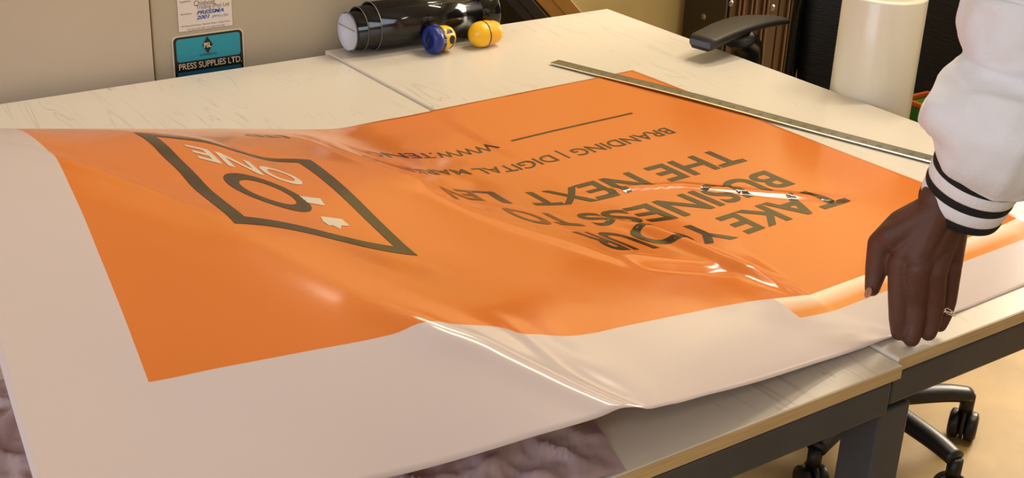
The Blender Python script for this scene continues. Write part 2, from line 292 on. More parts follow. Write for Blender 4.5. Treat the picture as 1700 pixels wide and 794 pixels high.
# ================================================================== the printed banner
SS0, SS1, NS = -0.01, 1.51, 39
TT0, TT1, NT = -0.125, 0.775, 24
SL, SE = 1.2429, 1.3484
GRID = [15270,8162,7515,15257,8553,7525,15244,8944,7544,15231,9334,7579,15216,9726,7575,15201,10116,7539,15185,10507,7520,15169,10898,7510,15152,11288,7502,
15136,11679,7504,15119,12068,7486,15104,12458,7471,15092,12848,7477,15078,13238,7462,15069,13628,7482,15061,14019,7507,15051,14411,7516,15039,14804,7522,
15028,15197,7531,15014,15589,7528,15000,15983,7522,14984,16376,7518,14966,16769,7509,14944,17161,7481,14870,8148,7514,14857,8539,7522,14844,8930,7532,
14831,9321,7543,14817,9711,7541,14801,10101,7529,14785,10492,7520,14769,10882,7515,14753,11273,7511,14737,11663,7509,14721,12053,7503,14706,12443,7498,
14693,12834,7497,14681,13225,7495,14671,13617,7502,14662,14008,7511,14651,14399,7516,14640,14791,7520,14628,15183,7522,14615,15575,7522,14600,15967,7520,
14585,16359,7516,14568,16750,7507,14548,17141,7488,14470,8135,7513,14457,8525,7516,14444,8916,7521,14430,9306,7523,14416,9696,7523,14401,10087,7520,
14385,10477,7519,14369,10867,7519,14353,11258,7519,14337,11648,7517,14322,12039,7515,14308,12429,7514,14296,12820,7513,14284,13212,7513,14273,13603,7514,
14263,13995,7517,14252,14386,7518,14240,14778,7519,14228,15169,7519,14215,15561,7519,14201,15952,7518,14186,16343,7515,14169,16733,7508,14152,17124,7491,
14070,8121,7512,14057,8512,7516,14044,8902,7517,14030,9292,7511,14015,9682,7514,14000,10073,7517,13985,10463,7521,13970,10853,7526,13954,11243,7527,
13937,11634,7524,13922,12024,7522,13909,12415,7522,13898,12806,7523,13886,13197,7523,13875,13589,7522,13864,13981,7521,13853,14373,7520,13841,14764,7519,
13828,15156,7518,13815,15547,7518,13801,15938,7517,13786,16328,7515,13771,16719,7510,13755,17110,7497,13670,8108,7509,13657,8499,7519,13643,8891,7524,
13629,9280,7517,13614,9670,7514,13599,10060,7517,13584,10449,7522,13571,10838,7535,13555,11228,7536,13537,11620,7526,13522,12011,7524,13509,12402,7527,
13500,12791,7532,13488,13182,7528,13477,13574,7526,13465,13967,7524,13454,14359,7524,13442,14750,7519,13429,15142,7518,13416,15533,7517,13402,15924,7517,
13387,16315,7515,13372,16706,7511,13358,17097,7502,13271,8095,7519,13258,8487,7523,13243,8878,7524,13229,9268,7519,13213,9658,7516,13198,10047,7517,
13183,10437,7521,13168,10827,7526,13153,11217,7527,13137,11607,7524,13122,11997,7522,13109,12388,7524,13099,12778,7525,13089,13168,7527,13079,13560,7526,
13067,13952,7522,13055,14344,7521,13043,14736,7519,13030,15128,7517,13017,15519,7516,13003,15911,7516,12988,16302,7515,12974,16693,7513,12960,17084,7506,
12872,8085,7542,12858,8475,7525,12843,8865,7519,12828,9255,7516,12813,9645,7514,12797,10035,7515,12782,10425,7518,12767,10815,7521,12751,11204,7522,
12735,11594,7521,12721,11984,7519,12709,12374,7519,12698,12764,7520,12689,13155,7520,12679,13547,7520,12669,13938,7519,12657,14331,7518,12645,14723,7517,
12632,15114,7516,12618,15506,7516,12604,15897,7516,12589,16289,7515,12575,16680,7514,12561,17071,7510,12473,8071,7541,12459,8461,7526,12444,8851,7516,
12428,9242,7512,12412,9632,7512,12396,10022,7513,12381,10412,7516,12365,10802,7520,12349,11192,7522,12333,11581,7521,12319,11970,7518,12307,12360,7516,
12298,12751,7515,12289,13142,7515,12280,13533,7516,12270,13925,7516,12259,14317,7516,12247,14709,7516,12234,15101,7515,12220,15493,7515,12206,15884,7515,
12191,16276,7515,12176,16667,7515,12162,17058,7512,12074,8060,7553,12060,8448,7521,12044,8837,7511,12028,9227,7506,12012,9618,7508,11996,10008,7513,
11980,10398,7518,11964,10788,7525,11947,11178,7528,11931,11567,7527,11915,11957,7521,11905,12347,7516,11897,12737,7514,11890,13129,7513,11881,13521,7514,
11872,13913,7516,11861,14305,7516,11849,14696,7516,11836,15088,7514,11822,15480,7514,11807,15871,7514,11792,16262,7515,11777,16654,7516,11763,17045,7517,
11677,8040,7528,11661,8431,7518,11645,8822,7506,11628,9213,7505,11612,9604,7509,11595,9995,7517,11578,10385,7526,11565,10772,7537,11545,11162,7541,11527,
11553,7540,11510,11944,7527,11501,12335,7519,11496,12726,7515,11490,13117,7513,11483,13509,7514,11474,13901,7517,11464,14293,7520,11452,14684,7516,11439,
15075,7513,11424,15466,7512,11409,15857,7513,11393,16249,7515,11378,16640,7517,11364,17031,7520,11280,8024,7535,11263,8415,7529,11247,8806,7519,11229,
9197,7504,11213,9590,7525,11195,9983,7540,11177,10375,7548,11161,10764,7557,11139,11156,7557,11117,11548,7550,11102,11937,7540,11097,12326,7529,11095,
12717,7521,11092,13108,7518,11085,13499,7518,11076,13890,7520,11066,14280,7522,11054,14670,7515,11042,15060,7510,11027,15451,7509,11010,15843,7512,10994,
16234,7515,10979,16625,7519,10964,17016,7524,10885,8011,7585,10866,8400,7558,10850,8790,7556,10839,9182,7577,10821,9575,7587,10800,9969,7592,10779,10365,
7596,10757,10761,7596,10731,11156,7592,10705,11549,7582,10690,11938,7567,10690,12325,7552,10694,12712,7540,10694,13102,7534,10688,13491,7531,10678,13880,
7531,10668,14268,7527,10656,14657,7520,10644,15045,7509,10629,15436,7509,10612,15827,7513,10596,16219,7517,10580,16610,7523,10564,17002,7535,10488,7991,
7599,10470,8383,7604,10452,8775,7609,10454,9159,7658,10432,9556,7667,10410,9952,7667,10387,10350,7662,10361,10750,7656,10330,11153,7646,10293,11557,7630,
10274,11952,7610,10280,12335,7589,10294,12715,7575,10297,13097,7567,10290,13483,7561,10280,13869,7557,10269,14256,7549,10258,14644,7538,10245,15032,7526,
10230,15421,7521,10214,15811,7522,10197,16203,7526,10180,16594,7530,10164,16985,7534,10093,7968,7631,10077,8360,7662,10064,8755,7693,10062,9141,7736,
10045,9533,7750,10023,9929,7748,10000,10327,7742,9974,10727,7734,9941,11134,7722,9896,11556,7702,9869,11971,7677,9871,12360,7651,9894,12720,7638,9900,
13090,7624,9896,13467,7613,9882,13858,7604,9872,14244,7593,9861,14629,7577,9846,15016,7560,9833,15402,7547,9816,15793,7547,9799,16185,7546,9781,16577,
7543,9764,16970,7543,9723,7925,7681,9705,8317,7725,9692,8710,7769,9682,9103,7805,9670,9495,7826,9652,9890,7829,9633,10289,7826,9611,10692,7820,9578,
11111,7813,9506,11559,7804,9448,11988,7785,9459,12361,7756,9489,12716,7729,9494,13089,7707,9499,13464,7688,9491,13846,7672,9478,14232,7657,9468,14613,
7637,9451,14998,7618,9441,15381,7600,9425,15772,7593,9410,16162,7583,9389,16553,7568,9363,16948,7550,9356,7869,7738,9336,8263,7791,9322,8657,7838,9311,
9051,7877,9299,9444,7900,9286,9840,7909,9271,10239,7910,9254,10642,7910,9236,11049,7909,9199,11472,7913,9078,11949,7901,9067,12344,7875,9042,12745,7845,
9074,13100,7812,9110,13448,7784,9112,13821,7761,9099,14203,7741,9077,14592,7721,9057,14979,7702,9046,15363,7684,9040,15746,7664,9028,16131,7642,9004,
16520,7613,8967,16911,7564,8985,7810,7800,8965,8204,7858,8950,8598,7908,8940,8992,7947,8930,9386,7974,8920,9781,7987,8909,10179,7993,8898,10579,7996,
8879,10987,8001,8842,11407,8004,8772,11846,8008,8711,12286,8008,8703,12668,7964,8724,13035,7930,8751,13395,7901,8750,13770,7876,8735,14153,7848,8713,
14545,7829,8671,14949,7811,8656,15336,7789,8672,15704,7759,8661,16083,7725,8631,16469,7683,8587,16862,7631,8608,7752,7869,8589,8146,7927,8577,8539,7979,
8568,8933,8023,8560,9326,8049,8552,9719,8064,8544,10114,8073,8535,10511,8079,8520,10913,8087,8490,11324,8095,8452,11739,8101,8417,12149,8097,8405,12548,
8083,8407,12935,8062,8413,13314,8039,8416,13689,8015,8404,14072,7989,8388,14460,7965,8352,14862,7941,8332,15256,7912,8338,15628,7874,8315,16011,7830,
8276,16398,7776,8222,16790,7716,8225,7697,7942,8209,8089,7998,8199,8481,8050,8193,8874,8095,8187,9264,8123,8182,9655,8140,8176,10047,8151,8170,10440,
8161,8160,10835,8172,8145,11232,8185,8126,11631,8198,8113,12027,8205,8119,12418,8206,8117,12813,8201,8112,13204,8192,8104,13588,8173,8093,13973,8150,
8085,14357,8122,8093,14732,8087,8088,15115,8046,8029,15526,8007,7986,15920,7948,7938,16310,7880,7877,16700,7809,7834,7647,8017,7822,8035,8068,7817,8425,
8118,7814,8817,8166,7811,9205,8194,7809,9593,8216,7806,9983,8232,7802,10372,8245,7798,10762,8261,7793,11151,8281,7790,11539,8304,7799,11921,8326,7830,
12294,8340,7860,12677,8349,7837,13077,8351,7803,13482,8337,7782,13879,8314,7778,14265,8287,7787,14645,8252,7775,15032,8204,7719,15432,8142,7662,15829,
8067,7607,16220,7985,7545,16605,7899,7433,7599,8084,7431,7989,8140,7431,8376,8190,7432,8762,8230,7433,9151,8269,7434,9540,8300,7433,9928,8319,7432,
10316,8336,7432,10702,8356,7434,11088,8383,7442,11472,8416,7458,11853,8450,7494,12222,8482,7635,12526,8502,7532,12981,8505,7476,13409,8491,7453,13811,
8467,7444,14202,8438,7448,14587,8406,7435,14973,8354,7376,15366,8265,7323,15756,8176,7272,16142,8082,7219,16521,7983,7028,7571,8164,7039,7957,8220,7047,
8342,8280,7049,8728,8317,7057,9114,8368,7060,9501,8403,7059,9890,8421,7057,10277,8436,7059,10664,8457,7067,11050,8489,7080,11435,8529,7099,11818,8572,
7122,12203,8613,7139,12591,8638,7137,12983,8641,7119,13379,8625,7100,13773,8598,7084,14166,8564,7065,14556,8517,7039,14943,8450,7004,15327,8366,6965,
15707,8269,6924,16086,8168,6884,16462,8064,6630,7573,8220,6648,7952,8309,6665,8332,8397,6673,8716,8456,6681,9101,8506,6682,9490,8533,6678,9879,8543,
6674,10269,8551,6676,10657,8571,6686,11044,8606,6700,11431,8650,6718,11818,8693,6737,12205,8732,6750,12593,8755,6751,12982,8762,6736,13373,8740,6719,
13765,8710,6699,14156,8667,6676,14544,8610,6648,14928,8537,6614,15309,8449,6576,15687,8350,6536,16063,8245,6496,16438,8134,6229,7589,8250,6256,7956,
8385,6282,8326,8514,6307,8703,8621,6312,9091,8660,6310,9480,8677,6303,9871,8681,6295,10262,8678,6297,10652,8697,6308,11041,8735,6322,11429,8777,6338,
11816,8818,6352,12204,8848,6361,12592,8867,6361,12980,8869,6349,13369,8846,6332,13759,8814,6311,14147,8765,6286,14532,8699,6256,14914,8619,6222,15293,
8527,6185,15669,8425,6147,16045,8318,6108,16420,8209,5829,7622,8256,5860,7973,8431,5892,8328,8599,5924,8695,8740,5937,9081,8802,5938,9472,8824,5933,
9863,8829,5925,10255,8827,5927,10646,8846,5937,11036,8881,5949,11425,8919,5961,11813,8954,5972,12201,8980,5974,12589,8982,5966,12976,8959,5964,13366,
8962,5947,13753,8923,5923,14139,8863,5895,14521,8789,5864,14901,8701,5830,15278,8604,5794,15654,8500,5756,16028,8390,5719,16403,8282,5432,7666,8240,
5463,8001,8449,5497,8344,8643,5531,8696,8823,5553,9077,8915,5562,9466,8958,5565,9857,8981,5563,10248,8994,5565,10639,9013,5571,11030,9040,5579,11420,
9069,5588,11810,9100,5597,12199,9126,5601,12588,9137,5597,12976,9126,5584,13364,9095,5562,13749,9038,5535,14131,8964,5505,14511,8878,5473,14888,8783,
5438,15264,8681,5402,15639,8574,5366,16013,8464,5330,16388,8354,5034,7710,8230,5066,8031,8459,5099,8366,8666,5131,8714,8847,5158,9081,8982,5179,9463,
9068,5193,9851,9124,5202,10241,9161,5204,10633,9182,5205,11024,9198,5208,11416,9219,5215,11806,9245,5224,12196,9275,5232,12587,9300,5233,12978,9302,
5206,13362,9233,5178,13744,9153,5147,14123,9063,5115,14500,8966,5081,14876,8864,5046,15250,8757,5010,15624,8647,4975,15998,8537,4940,16373,8426,4634,
7741,8243,4668,8058,8475,4701,8389,8686,4732,8735,8872,4761,9094,9025,4787,9467,9143,4811,9848,9236,4831,10235,9308,4836,10627,9334,4832,11020,9340,
4832,11411,9354,4838,11802,9378,4847,12193,9411,4853,12584,9433,4848,12975,9423,4822,13358,9350,4790,13736,9256,4757,14113,9154,4723,14488,9049,4689,
14862,8941,4654,15236,8831,4619,15610,8720,4584,15984,8609,4549,16358,8498,4236,7758,8282,4270,8081,8504,4303,8412,8712,4334,8755,8902,4363,9112,9061,
4392,9479,9195,4420,9853,9310,4447,10232,9412,4458,10622,9458,4454,11015,9464,4448,11408,9470,4460,11798,9509,4463,12188,9527,4470,12579,9552,4459,
12969,9528,4432,13350,9445,4399,13726,9343,4365,14101,9235,4330,14475,9125,4296,14849,9015,4261,15222,8903,4227,15596,8792,4192,15970,8681,4158,16344,
8570,3838,7769,8332,3872,8099,8539,3904,8434,8740,3935,8778,8927,3965,9133,9089,3994,9496,9231,4023,9865,9359,4050,10239,9468,4069,10621,9549,4078,
11010,9594,4081,11401,9624,4086,11792,9652,4089,12182,9670,4084,12573,9665,4067,12960,9616,4039,13339,9527,4005,13713,9418,3972,14087,9308,3937,14461,
9198,3903,14835,9087,3869,15209,8976,3834,15583,8864,3800,15956,8752,3767,16331,8641,3440,7780,8377,3473,8116,8575,3505,8456,8766,3536,8801,8950,3566,
9156,9110,3595,9516,9258,3624,9881,9397,3652,10249,9522,3677,10624,9630,3698,11006,9715,3711,11394,9771,3716,11785,9803,3713,12177,9809,3700,12567,9779,
3676,12951,9706,3645,13326,9602,3612,13700,9492,3578,14074,9381,3544,14448,9270,3510,14822,9158,3476,15195,9047,3442,15569,8935,3408,15943,8823,3375,
16317,8711,3042,7791,8424,3075,8130,8614,3107,8474,8797,3137,8825,8965,3166,9178,9131,3197,9534,9290,3226,9896,9437,3255,10260,9576,3286,10628,9707,
3313,11003,9819,3340,11384,9913,3341,11777,9939,3333,12171,9935,3315,12561,9890,3284,12939,9787,3252,13314,9679,3218,13687,9564,3185,14061,9453,3151,
14435,9341,3117,14809,9229,3083,15182,9117,3049,15556,9005,3016,15930,8893,2983,16304,8781,2644,7798,8479,2677,8140,8665,2709,8487,8842,2739,8838,9009,
2770,9191,9176,2801,9545,9341,2832,9903,9497,2864,10263,9647,2896,10628,9788,2925,11000,9911,2949,11380,10005,2952,11771,10039,2943,12163,10027,2922,
12550,9966,2890,12927,9860,2858,13301,9748,2824,13675,9636,2791,14049,9524,2758,14423,9412,2724,14796,9300,2690,15170,9188,2657,15543,9075,2623,15917,
8963,2591,16291,8850,2248,7800,8549,2282,8144,8732,2314,8492,8907,2345,8842,9078,2377,9193,9247,2410,9546,9414,2443,9901,9576,2475,10260,9731,2507,
10624,9874,2535,10995,9996,2553,11376,10081,2557,11764,10116,2547,12155,10097,2525,12539,10031,2496,12916,9931,2464,13290,9820,2431,13664,9708,2398,
14037,9596,2364,14411,9483,2331,14784,9371,2297,15157,9258,2264,15531,9145,2231,15904,9033,2198,16278,8920,1855,7797,8631,1890,8141,8813,1922,8490,8987,
1953,8840,9159,1988,9189,9332,2021,9541,9501,2055,9895,9665,2088,10253,9821,2119,10616,9963,2144,10988,10081,2160,11369,10160,2162,11758,10190,2151,
12146,10167,2130,12529,10099,2101,12906,10002,2070,13280,9891,2037,13653,9779,2004,14026,9667,1971,14399,9554,1937,14772,9442,1904,15145,9329,1871,15518,
9216,1838,15892,9102,1805,16265,8989,1464,7791,8721,1499,8136,8901,1532,8483,9078,1566,8832,9253,1600,9182,9426,1634,9533,9596,1668,9886,9761,1701,
10243,9916,1730,10607,10056,1754,10980,10169,1767,11362,10243,1768,11750,10267,1756,12138,10240,1735,12520,10170,1707,12896,10073,1676,13269,9963,1643,
13642,9851,1610,14015,9738,1577,14387,9625,1544,14760,9512,1511,15133,9399,1477,15506,9286,1444,15879,9173,1412,16252,9059,1075,7782,8817,1110,8127,
8997,1144,8474,9175,1178,8822,9351,1213,9171,9525,1247,9522,9696,1281,9875,9862,1314,10233,10016,1343,10598,10153,1365,10971,10262,1377,11354,10331,
1376,11742,10350,1363,12129,10318,1340,12511,10244,1312,12886,10145,1281,13259,10035,1249,13631,9923,1217,14003,9810,1184,14376,9697,1151,14748,9583,
1117,15121,9470,1084,15494,9357,1051,15867,9243,1019,16240,9129,687,7771,8916,722,8117,9096,757,8463,9275,792,8811,9453,827,9159,9629,862,9509,9802,
896,9863,9968,929,10221,10123,957,10587,10259,978,10962,10366,988,11346,10430,986,11734,10443,971,12121,10403,947,12501,10322,918,12875,10218,887,13247,
10107,855,13620,9994,823,13992,9882,790,14364,9768,757,14736,9655,724,15109,9541,691,15481,9427,658,15854,9314,625,16227,9200,300,7759,9017,335,8105,
9197,371,8451,9377,406,8798,9557,442,9146,9735,478,9495,9911,514,9847,10081,547,10205,10240,576,10572,10380,598,10949,10489,608,11336,10552,603,11728,
10559,584,12115,10504,554,12491,10401,524,12864,10290,493,13236,10179,462,13608,10067,429,13980,9954,397,14352,9840,363,14724,9726,330,15096,9612,297,
15469,9498,264,15842,9384,232,16214,9271]
G = [[Vector([GRID[(i * NT + j) * 3 + k] / 10000 for k in range(3)]) for j in range(NT)] for i in range(NS)]
G = [[2 * r[0] - r[1]] + r + [2 * r[-1] - r[-2]] for r in G]
G = [[2 * a - b for a, b in zip(G[0], G[1])]] + G + [[2 * a - b for a, b in zip(G[-1], G[-2])]]
DS = (SS1 - SS0) / (NS - 1); DT = (TT1 - TT0) / (NT - 1)
def crw(u): return (.5 * (-u + 2 * u * u - u ** 3), .5 * (2 - 5 * u * u + 3 * u ** 3), .5 * (u + 4 * u * u - 3 * u ** 3), .5 * (-u * u + u ** 3))
# creases of the sheet: polyline in sheet metres, height, half width (front side, back side)
CREASES = [
 ([(1.05, .05), (1.024, .027), (.984, -.013), (.954, -.031), (.91, -.069), (.874, -.103), (.845, -.130)], .007, .017),
 ([(.90, .04), (.888, -.003), (.866, -.057), (.830, -.13)], -.003, .018),
 ([(.84, .60), (.81, .50), (.796, .421), (.76, .349), (.696, .263), (.644, .193), (.602, .127), (.58, .10)], .004, .011),
 ([(.81, .55), (.775, .48), (.765, .41), (.73, .345), (.665, .27)], -.003, .008),
 ([(.61, .13), (.53, .098), (.45, .071)], -.006, .010),
 ([(.60, .16), (.53, .13), (.46, .10)], .003, .008),
 ([(.490, .30), (.462, .225), (.455, .163), (.450, .103), (.440, .053), (.428, .003)], .0135, .0135),
 ([(.445, .20), (.428, .12), (.422, .057), (.404, .001)], -.004, .008),
 ([(.456, .372), (.412, .369), (.358, .355), (.302, .331), (.262, .289), (.216, .241), (.182, .207), (.12, .15)], .0065, .011),
 ([(1.33, .33), (1.282, .311), (1.244, .279), (1.2, .257), (1.162, .231), (1.10, .169)], .0025, .010),
]
def crease(s, t):
    h = 0
    for L, a, w_ in CREASES:
        best = 9; bu = 0; tot = len(L) - 1
        if min(p[0] for p in L) - 3 * w_ > s or max(p[0] for p in L) + 3 * w_ < s or min(p[1] for p in L) - 3 * w_ > t or max(p[1] for p in L) + 3 * w_ < t: continue
        for i in range(tot):
            ax, ay = L[i]; bx_, by_ = L[i + 1]; dx, dy = bx_ - ax, by_ - ay
            u = max(0, min(1, ((s - ax) * dx + (t - ay) * dy) / (dx * dx + dy * dy)))
            d = math.hypot(s - ax - u * dx, t - ay - u * dy)
            if d < best: best = d; bu = (i + u) / tot
        env = min(1, bu / .25) * (1 if L[-1][1] < -.1 else min(1, (1 - bu) / .25))
        h += a * env * math.sqrt(1 / (1 + (best / w_ * 1.4) ** 4)) if a > 0 else a * env * math.exp(-(best / w_) ** 2)
    return h
def sheet(s, t, off=0.0):
    a = (s - SS0) / DS; b = (t - TT0) / DT
    i = max(0, min(NS - 2, int(math.floor(a)))); j = max(0, min(NT - 2, int(math.floor(b))))
    wu = crw(a - i); wv = crw(b - j); p = Vector((0, 0, 0))
    for k in range(4):
        row = G[i + k]
        q = row[j] * wv[0] + row[j + 1] * wv[1] + row[j + 2] * wv[2] + row[j + 3] * wv[3]
        p += q * wu[k]
    p.z += crease(s, t) + .0006 * noise.noise(Vector((s * 9, t * 14, 3)))
    d = abs((p.x - 1.3925) * .957 + (p.y - 1.8165) * .29)      # lies flat under the ruler
    if d < .06 and p.z < Z0 + .05: k = max(0, min(1, (.06 - d) / .035)); p.z = Z0 + .0042 + (p.z - Z0 - .0042) * (1 - k)
    p.z = max(p.z, Z0 + .0012 + .003 * max(0, min(1, (p.x - SEAM + .02) / .015)))
    return p
def sheet_n(s, t, off):
    e = .003; p = sheet(s, t); n = (sheet(s + e, t) - sheet(s - e, t)).cross(sheet(s, t + e) - sheet(s, t - e))
    n.normalize()
    if n.z < 0 or (n.dot(CAM - p) < 0 and n.z < .3): n = -n
    return p + n * off

def banner_mat():
    m = mat('glossy_printed_vinyl', 'd8d2d4', .15, spec=.5); nt = m.node_tree; b = nt.nodes['Principled BSDF']
    uv = nt.nodes.new('ShaderNodeUVMap'); uv.uv_map = 'print'; sp = nt.nodes.new('ShaderNodeSeparateXYZ'); nt.links.new(uv.outputs[0], sp.inputs[0])
    def mth(op, a, b_=None, clamp=False):
        n = nt.nodes.new('ShaderNodeMath'); n.operation = op; n.use_clamp = clamp
        for k, v in enumerate((a, b_)):
            if v is None: continue
            if isinstance(v, (int, float)): n.inputs[k].default_value = v
            else: nt.links.new(v, n.inputs[k])
        return n.outputs[0]
    S_, T_ = sp.outputs[0], sp.outputs[1]
    main = mth('MULTIPLY', mth('LESS_THAN', S_, SL), mth('GREATER_THAN', T_, 0.0))
    strip = mth('MULTIPLY', mth('LESS_THAN', S_, .478), mth('MULTIPLY', mth('GREATER_THAN', T_, -.043), mth('LESS_THAN', T_, 0.0)))
    fade = mth('MULTIPLY', mth('ADD', T_, 0.006), -1 / .026, True)   # 0 at the top of the strip, 1 in full orange
    n1 = nt.nodes.new('ShaderNodeMix'); n1.data_type = 'RGBA'
    n1.inputs[6].default_value = (*lin('f3e6d2'), 1); n1.inputs[7].default_value = (*lin('e29148'), 1); nt.links.new(fade, n1.inputs[0])
    n2 = nt.nodes.new('ShaderNodeMix'); n2.data_type = 'RGBA'; n2.inputs[6].default_value = (*lin('d2c6c8'), 1)
    nt.links.new(n1.outputs[2], n2.inputs[7]); nt.links.new(strip, n2.inputs[0])
    n3 = nt.nodes.new('ShaderNodeMix'); n3.data_type = 'RGBA'; nt.links.new(n2.outputs[2], n3.inputs[6]); n3.inputs[7].default_value = (*lin('dc7d36'), 1)
    nt.links.new(main, n3.inputs[0]); nt.links.new(n3.outputs[2], b.inputs['Base Color'])
    return m
M['banner'] = banner_mat()
M['ink'] = mat('dark_brown_print', '40311f', .15)
M['inkwhite'] = mat('white_print', 'dcd3c8', .15)
banner = thing('printed_banner', 'large glossy orange and white printed vinyl banner spread upside down over both work tables', 'banner', (.9, 1.2, Z0))
BL = banner.location
def srange(a, b, st):
    n = max(1, int(round((b - a) / st))); return [a + (b - a) * k / n for k in range(n + 1)]
sv = srange(-.004, SE, .0065); tv = srange(TT0, TT1, .0065)
verts = [sheet(s, t) - BL for s in sv for t in tv]; nt_ = len(tv)
faces = [(i * nt_ + j, (i + 1) * nt_ + j, (i + 1) * nt_ + j + 1, i * nt_ + j + 1) for i in range(len(sv) - 1) for j in range(nt_ - 1)]
o = obj('vinyl_sheet', (verts, faces), M['banner'], banner, True)
uvl = o.data.uv_layers.new(name='print')
for l in o.data.loops:
    i, j = divmod(l.vertex_index, nt_); uvl.data[l.index].uv = (sv[i], tv[j])
sol = o.modifiers.new('thickness', 'SOLIDIFY'); sol.thickness = .0003; sol.offset = -1 if o.data.polygons[0].normal.z > 0 else 1
PAIRS = [(.65,.6,.704,.579),(0.157,0.494,0.156,0.495),(0.35,0.507,0.35,0.507),(0.392,0.494,0.39,0.497),(0.153,0.597,0.154,0.597),(0.398,0.6,0.398,0.599),(0.152,0.351,0.148,0.353),(0.179,0.407,0.176,0.407),(0.157,0.25,0.158,0.251),(0.157,0.306,0.158,0.307),(0.147,0.168,0.14,0.169),(0.343,0.22,0.336,0.219),(0.34,0.165,0.336,0.165),(0.298,0.165,0.298,0.167),(0.487,0.25,0.504,0.257),(0.575,0.25,0.576,0.259),(0.58,0.265,0.586,0.261),(0.524,0.52,0.52,0.519),(0.537,0.494,0.538,0.497),(0.637,0.507,0.642,0.503),(0.428,0.592,0.428,0.587),(0.53,0.612,0.53,0.607),(0.375,0.165,0.368,0.159),(0.495,0.302,0.506,0.303),(0.53,0.25,0.534,0.251),(0.537,0.351,0.532,0.347),(0.518,0.407,0.512,0.405),(0.595,0.22,0.582,0.217),(0.63,0.298,0.624,0.307),(0.69,0.407,0.7,0.405),(0.642,0.407,0.638,0.405),(0.6,0.36,0.614,0.365),(0.755,0.515,0.76,0.509),(0.72,0.605,0.73,0.575)]
def warp(s, t):
    # small drift of the print where the vinyl is crumpled
    ws = .25; a = b = 0
    for (ps_, pt_, qs, qt) in PAIRS:
        k = math.exp(-((s - ps_) ** 2 + (t - pt_) ** 2) / (2 * .035 ** 2)); ws += k; a += k * (qs - ps_); b += k * (qt - pt_)
    return s + a / ws, t + b / ws
def decal(name, bm, m, o0, ux, uy, L=.007, off=.0004):
    # place flat print: (x,y) of bm -> sheet (s,t) = o0 + x*ux + y*uy, then wrap on the sheet
    shift(bm, lambda v: (o0[0] + v.x * ux[0] + v.y * uy[0], o0[1] + v.x * ux[1] + v.y * uy[1], 0))
    bmesh.ops.triangulate(bm, faces=bm.faces); split_long(bm, L)
    for v in bm.verts: v.co = sheet_n(*warp(v.co.x, v.co.y), off) - BL
    return plain(name, bm, m, banner, True)
def sheet_text(s, s0_, base, size, w_=1.0, m='ink', slant=0.0, bold=.012, name='printed_lettering', drift=0.0):
    bm = text_tris(s, bold)
    x0 = min(v.co.x for v in bm.verts)
    shift(bm, lambda v: (v.x - x0, v.y, 0))
    return decal(name, bm, M[m], (s0_, base), (size * w_, size * w_ * drift), (size * slant, -size))
sheet_text('TAKE YOUR', .147, .222, .0825, bold=.022)
sheet_text('BUSINESS TO', .157, .307, .0825, bold=.022)
sheet_text('THE NEXT LEV', .152, .407, .0825, bold=.022)
sheet_text('BRANDING | DIGITAL MARKETING', .157, .521, .0386, bold=.008)
sheet_text('WWW.TENONONE', .428, .615, .0386, .87, bold=.008)
decal('printed_lettering', shift(text_tris('LTD', .02), lambda v: (v.x - .074, v.y, 0)), M['ink'], (.846, .582), (.032, 0), (0, -.034))
decal('printed_rule', poly([(.153, .5975), (.398, .5975), (.398, .6025), (.153, .6025)]), M['ink'], (0, 0), (1, 0), (0, 1))
q1, q2, q3, q4 = 0.8956, 1.1093, 0.1718, 0.4237
def rect(a, b, c_, d): return [(a, c_), (b, c_), (b, d), (a, d)]
decal('printed_logo_frame', ring_poly(rect(q1, q2, q3, q4), [(q1 + .018, q3 + .018), (q2 - .018, q3 + .018), (q2 - .018, q4 - .012), (q1 + .022, q4 - .014)]), M['ink'], (0, 0), (1, 0), (0, 1))
circ = lambda r, n=48: [(r * math.cos(2 * pi * k / n), r * math.sin(2 * pi * k / n)) for k in range(n)]
decal('printed_logo_ring', ring_poly(circ(.043), circ(.028)), M['ink'], (1.020, .280), (1, .1), (.1, 1))
sheet_text('ONE', .952, .356, .056, 1.0, 'inkwhite', 0, .02, drift=.29)
decal('printed_logo_bar', poly([(.980, .285), (.952, .289), (.956, .270), (.978, .269)]), M['inkwhite'], (0, 0), (1, 0), (0, 1))
decal('printed_logo_piece', poly([(.951, .241), (.980, .236), (.985, .222), (.982, .213), (.976, .217), (.970, .210), (.962, .222), (.949, .226)]), M['inkwhite'], (0, 0), (1, 0), (0, 1))

# ================================================================== crumpled plastic film under the banner
M['film'] = mat('crumpled_plastic_film', 'c0abb2', .22, spec=.6, coat=.4)
film = thing('plastic_film', 'crumpled translucent mauve plastic film lying on the left table under the banner front', 'plastic film', (.4, .95, Z0))
pr = atz(988, 699, Z0 + .002); pr2 = atz(1048, 794, Z0 + .002)
def film_h(x, y):
    v = Vector((x * 9, y * 9, 0)); h = 0
    for k, (f_, a) in enumerate(((.8, .013), (1.9, .009), (4.1, .005), (8, .002))):
        h += a * (1 - 2.6 * abs(noise.noise(v * f_ + Vector((k * 7, 3, 1))))) ** 2
    return h
nx, ny = 190, 95; vs = []; xa = -.22
for j in range(ny + 1):
    for i in range(nx + 1):
        y = .765 + .437 * j / ny
        xe = pr.x + (pr2.x - pr.x) * (pr.y - y) / (pr.y - pr2.y)
        x = xa + (xe - xa) * i / nx
        edge = min(1, (xe - x) / .05)
        h = max(.0008, film_h(x, y) * (.15 + .85 * edge) * min(1, .2 + (y - .765) / .05) + .004 * edge)
        vs.append(Vector((x, y, Z0 + h)) - film.location)
fs = [(j * (nx + 1) + i, j * (nx + 1) + i + 1, (j + 1) * (nx + 1) + i + 1, (j + 1) * (nx + 1) + i) for j in range(ny) for i in range(nx)]
obj('film_sheet', (vs, fs), M['film'], film, True)

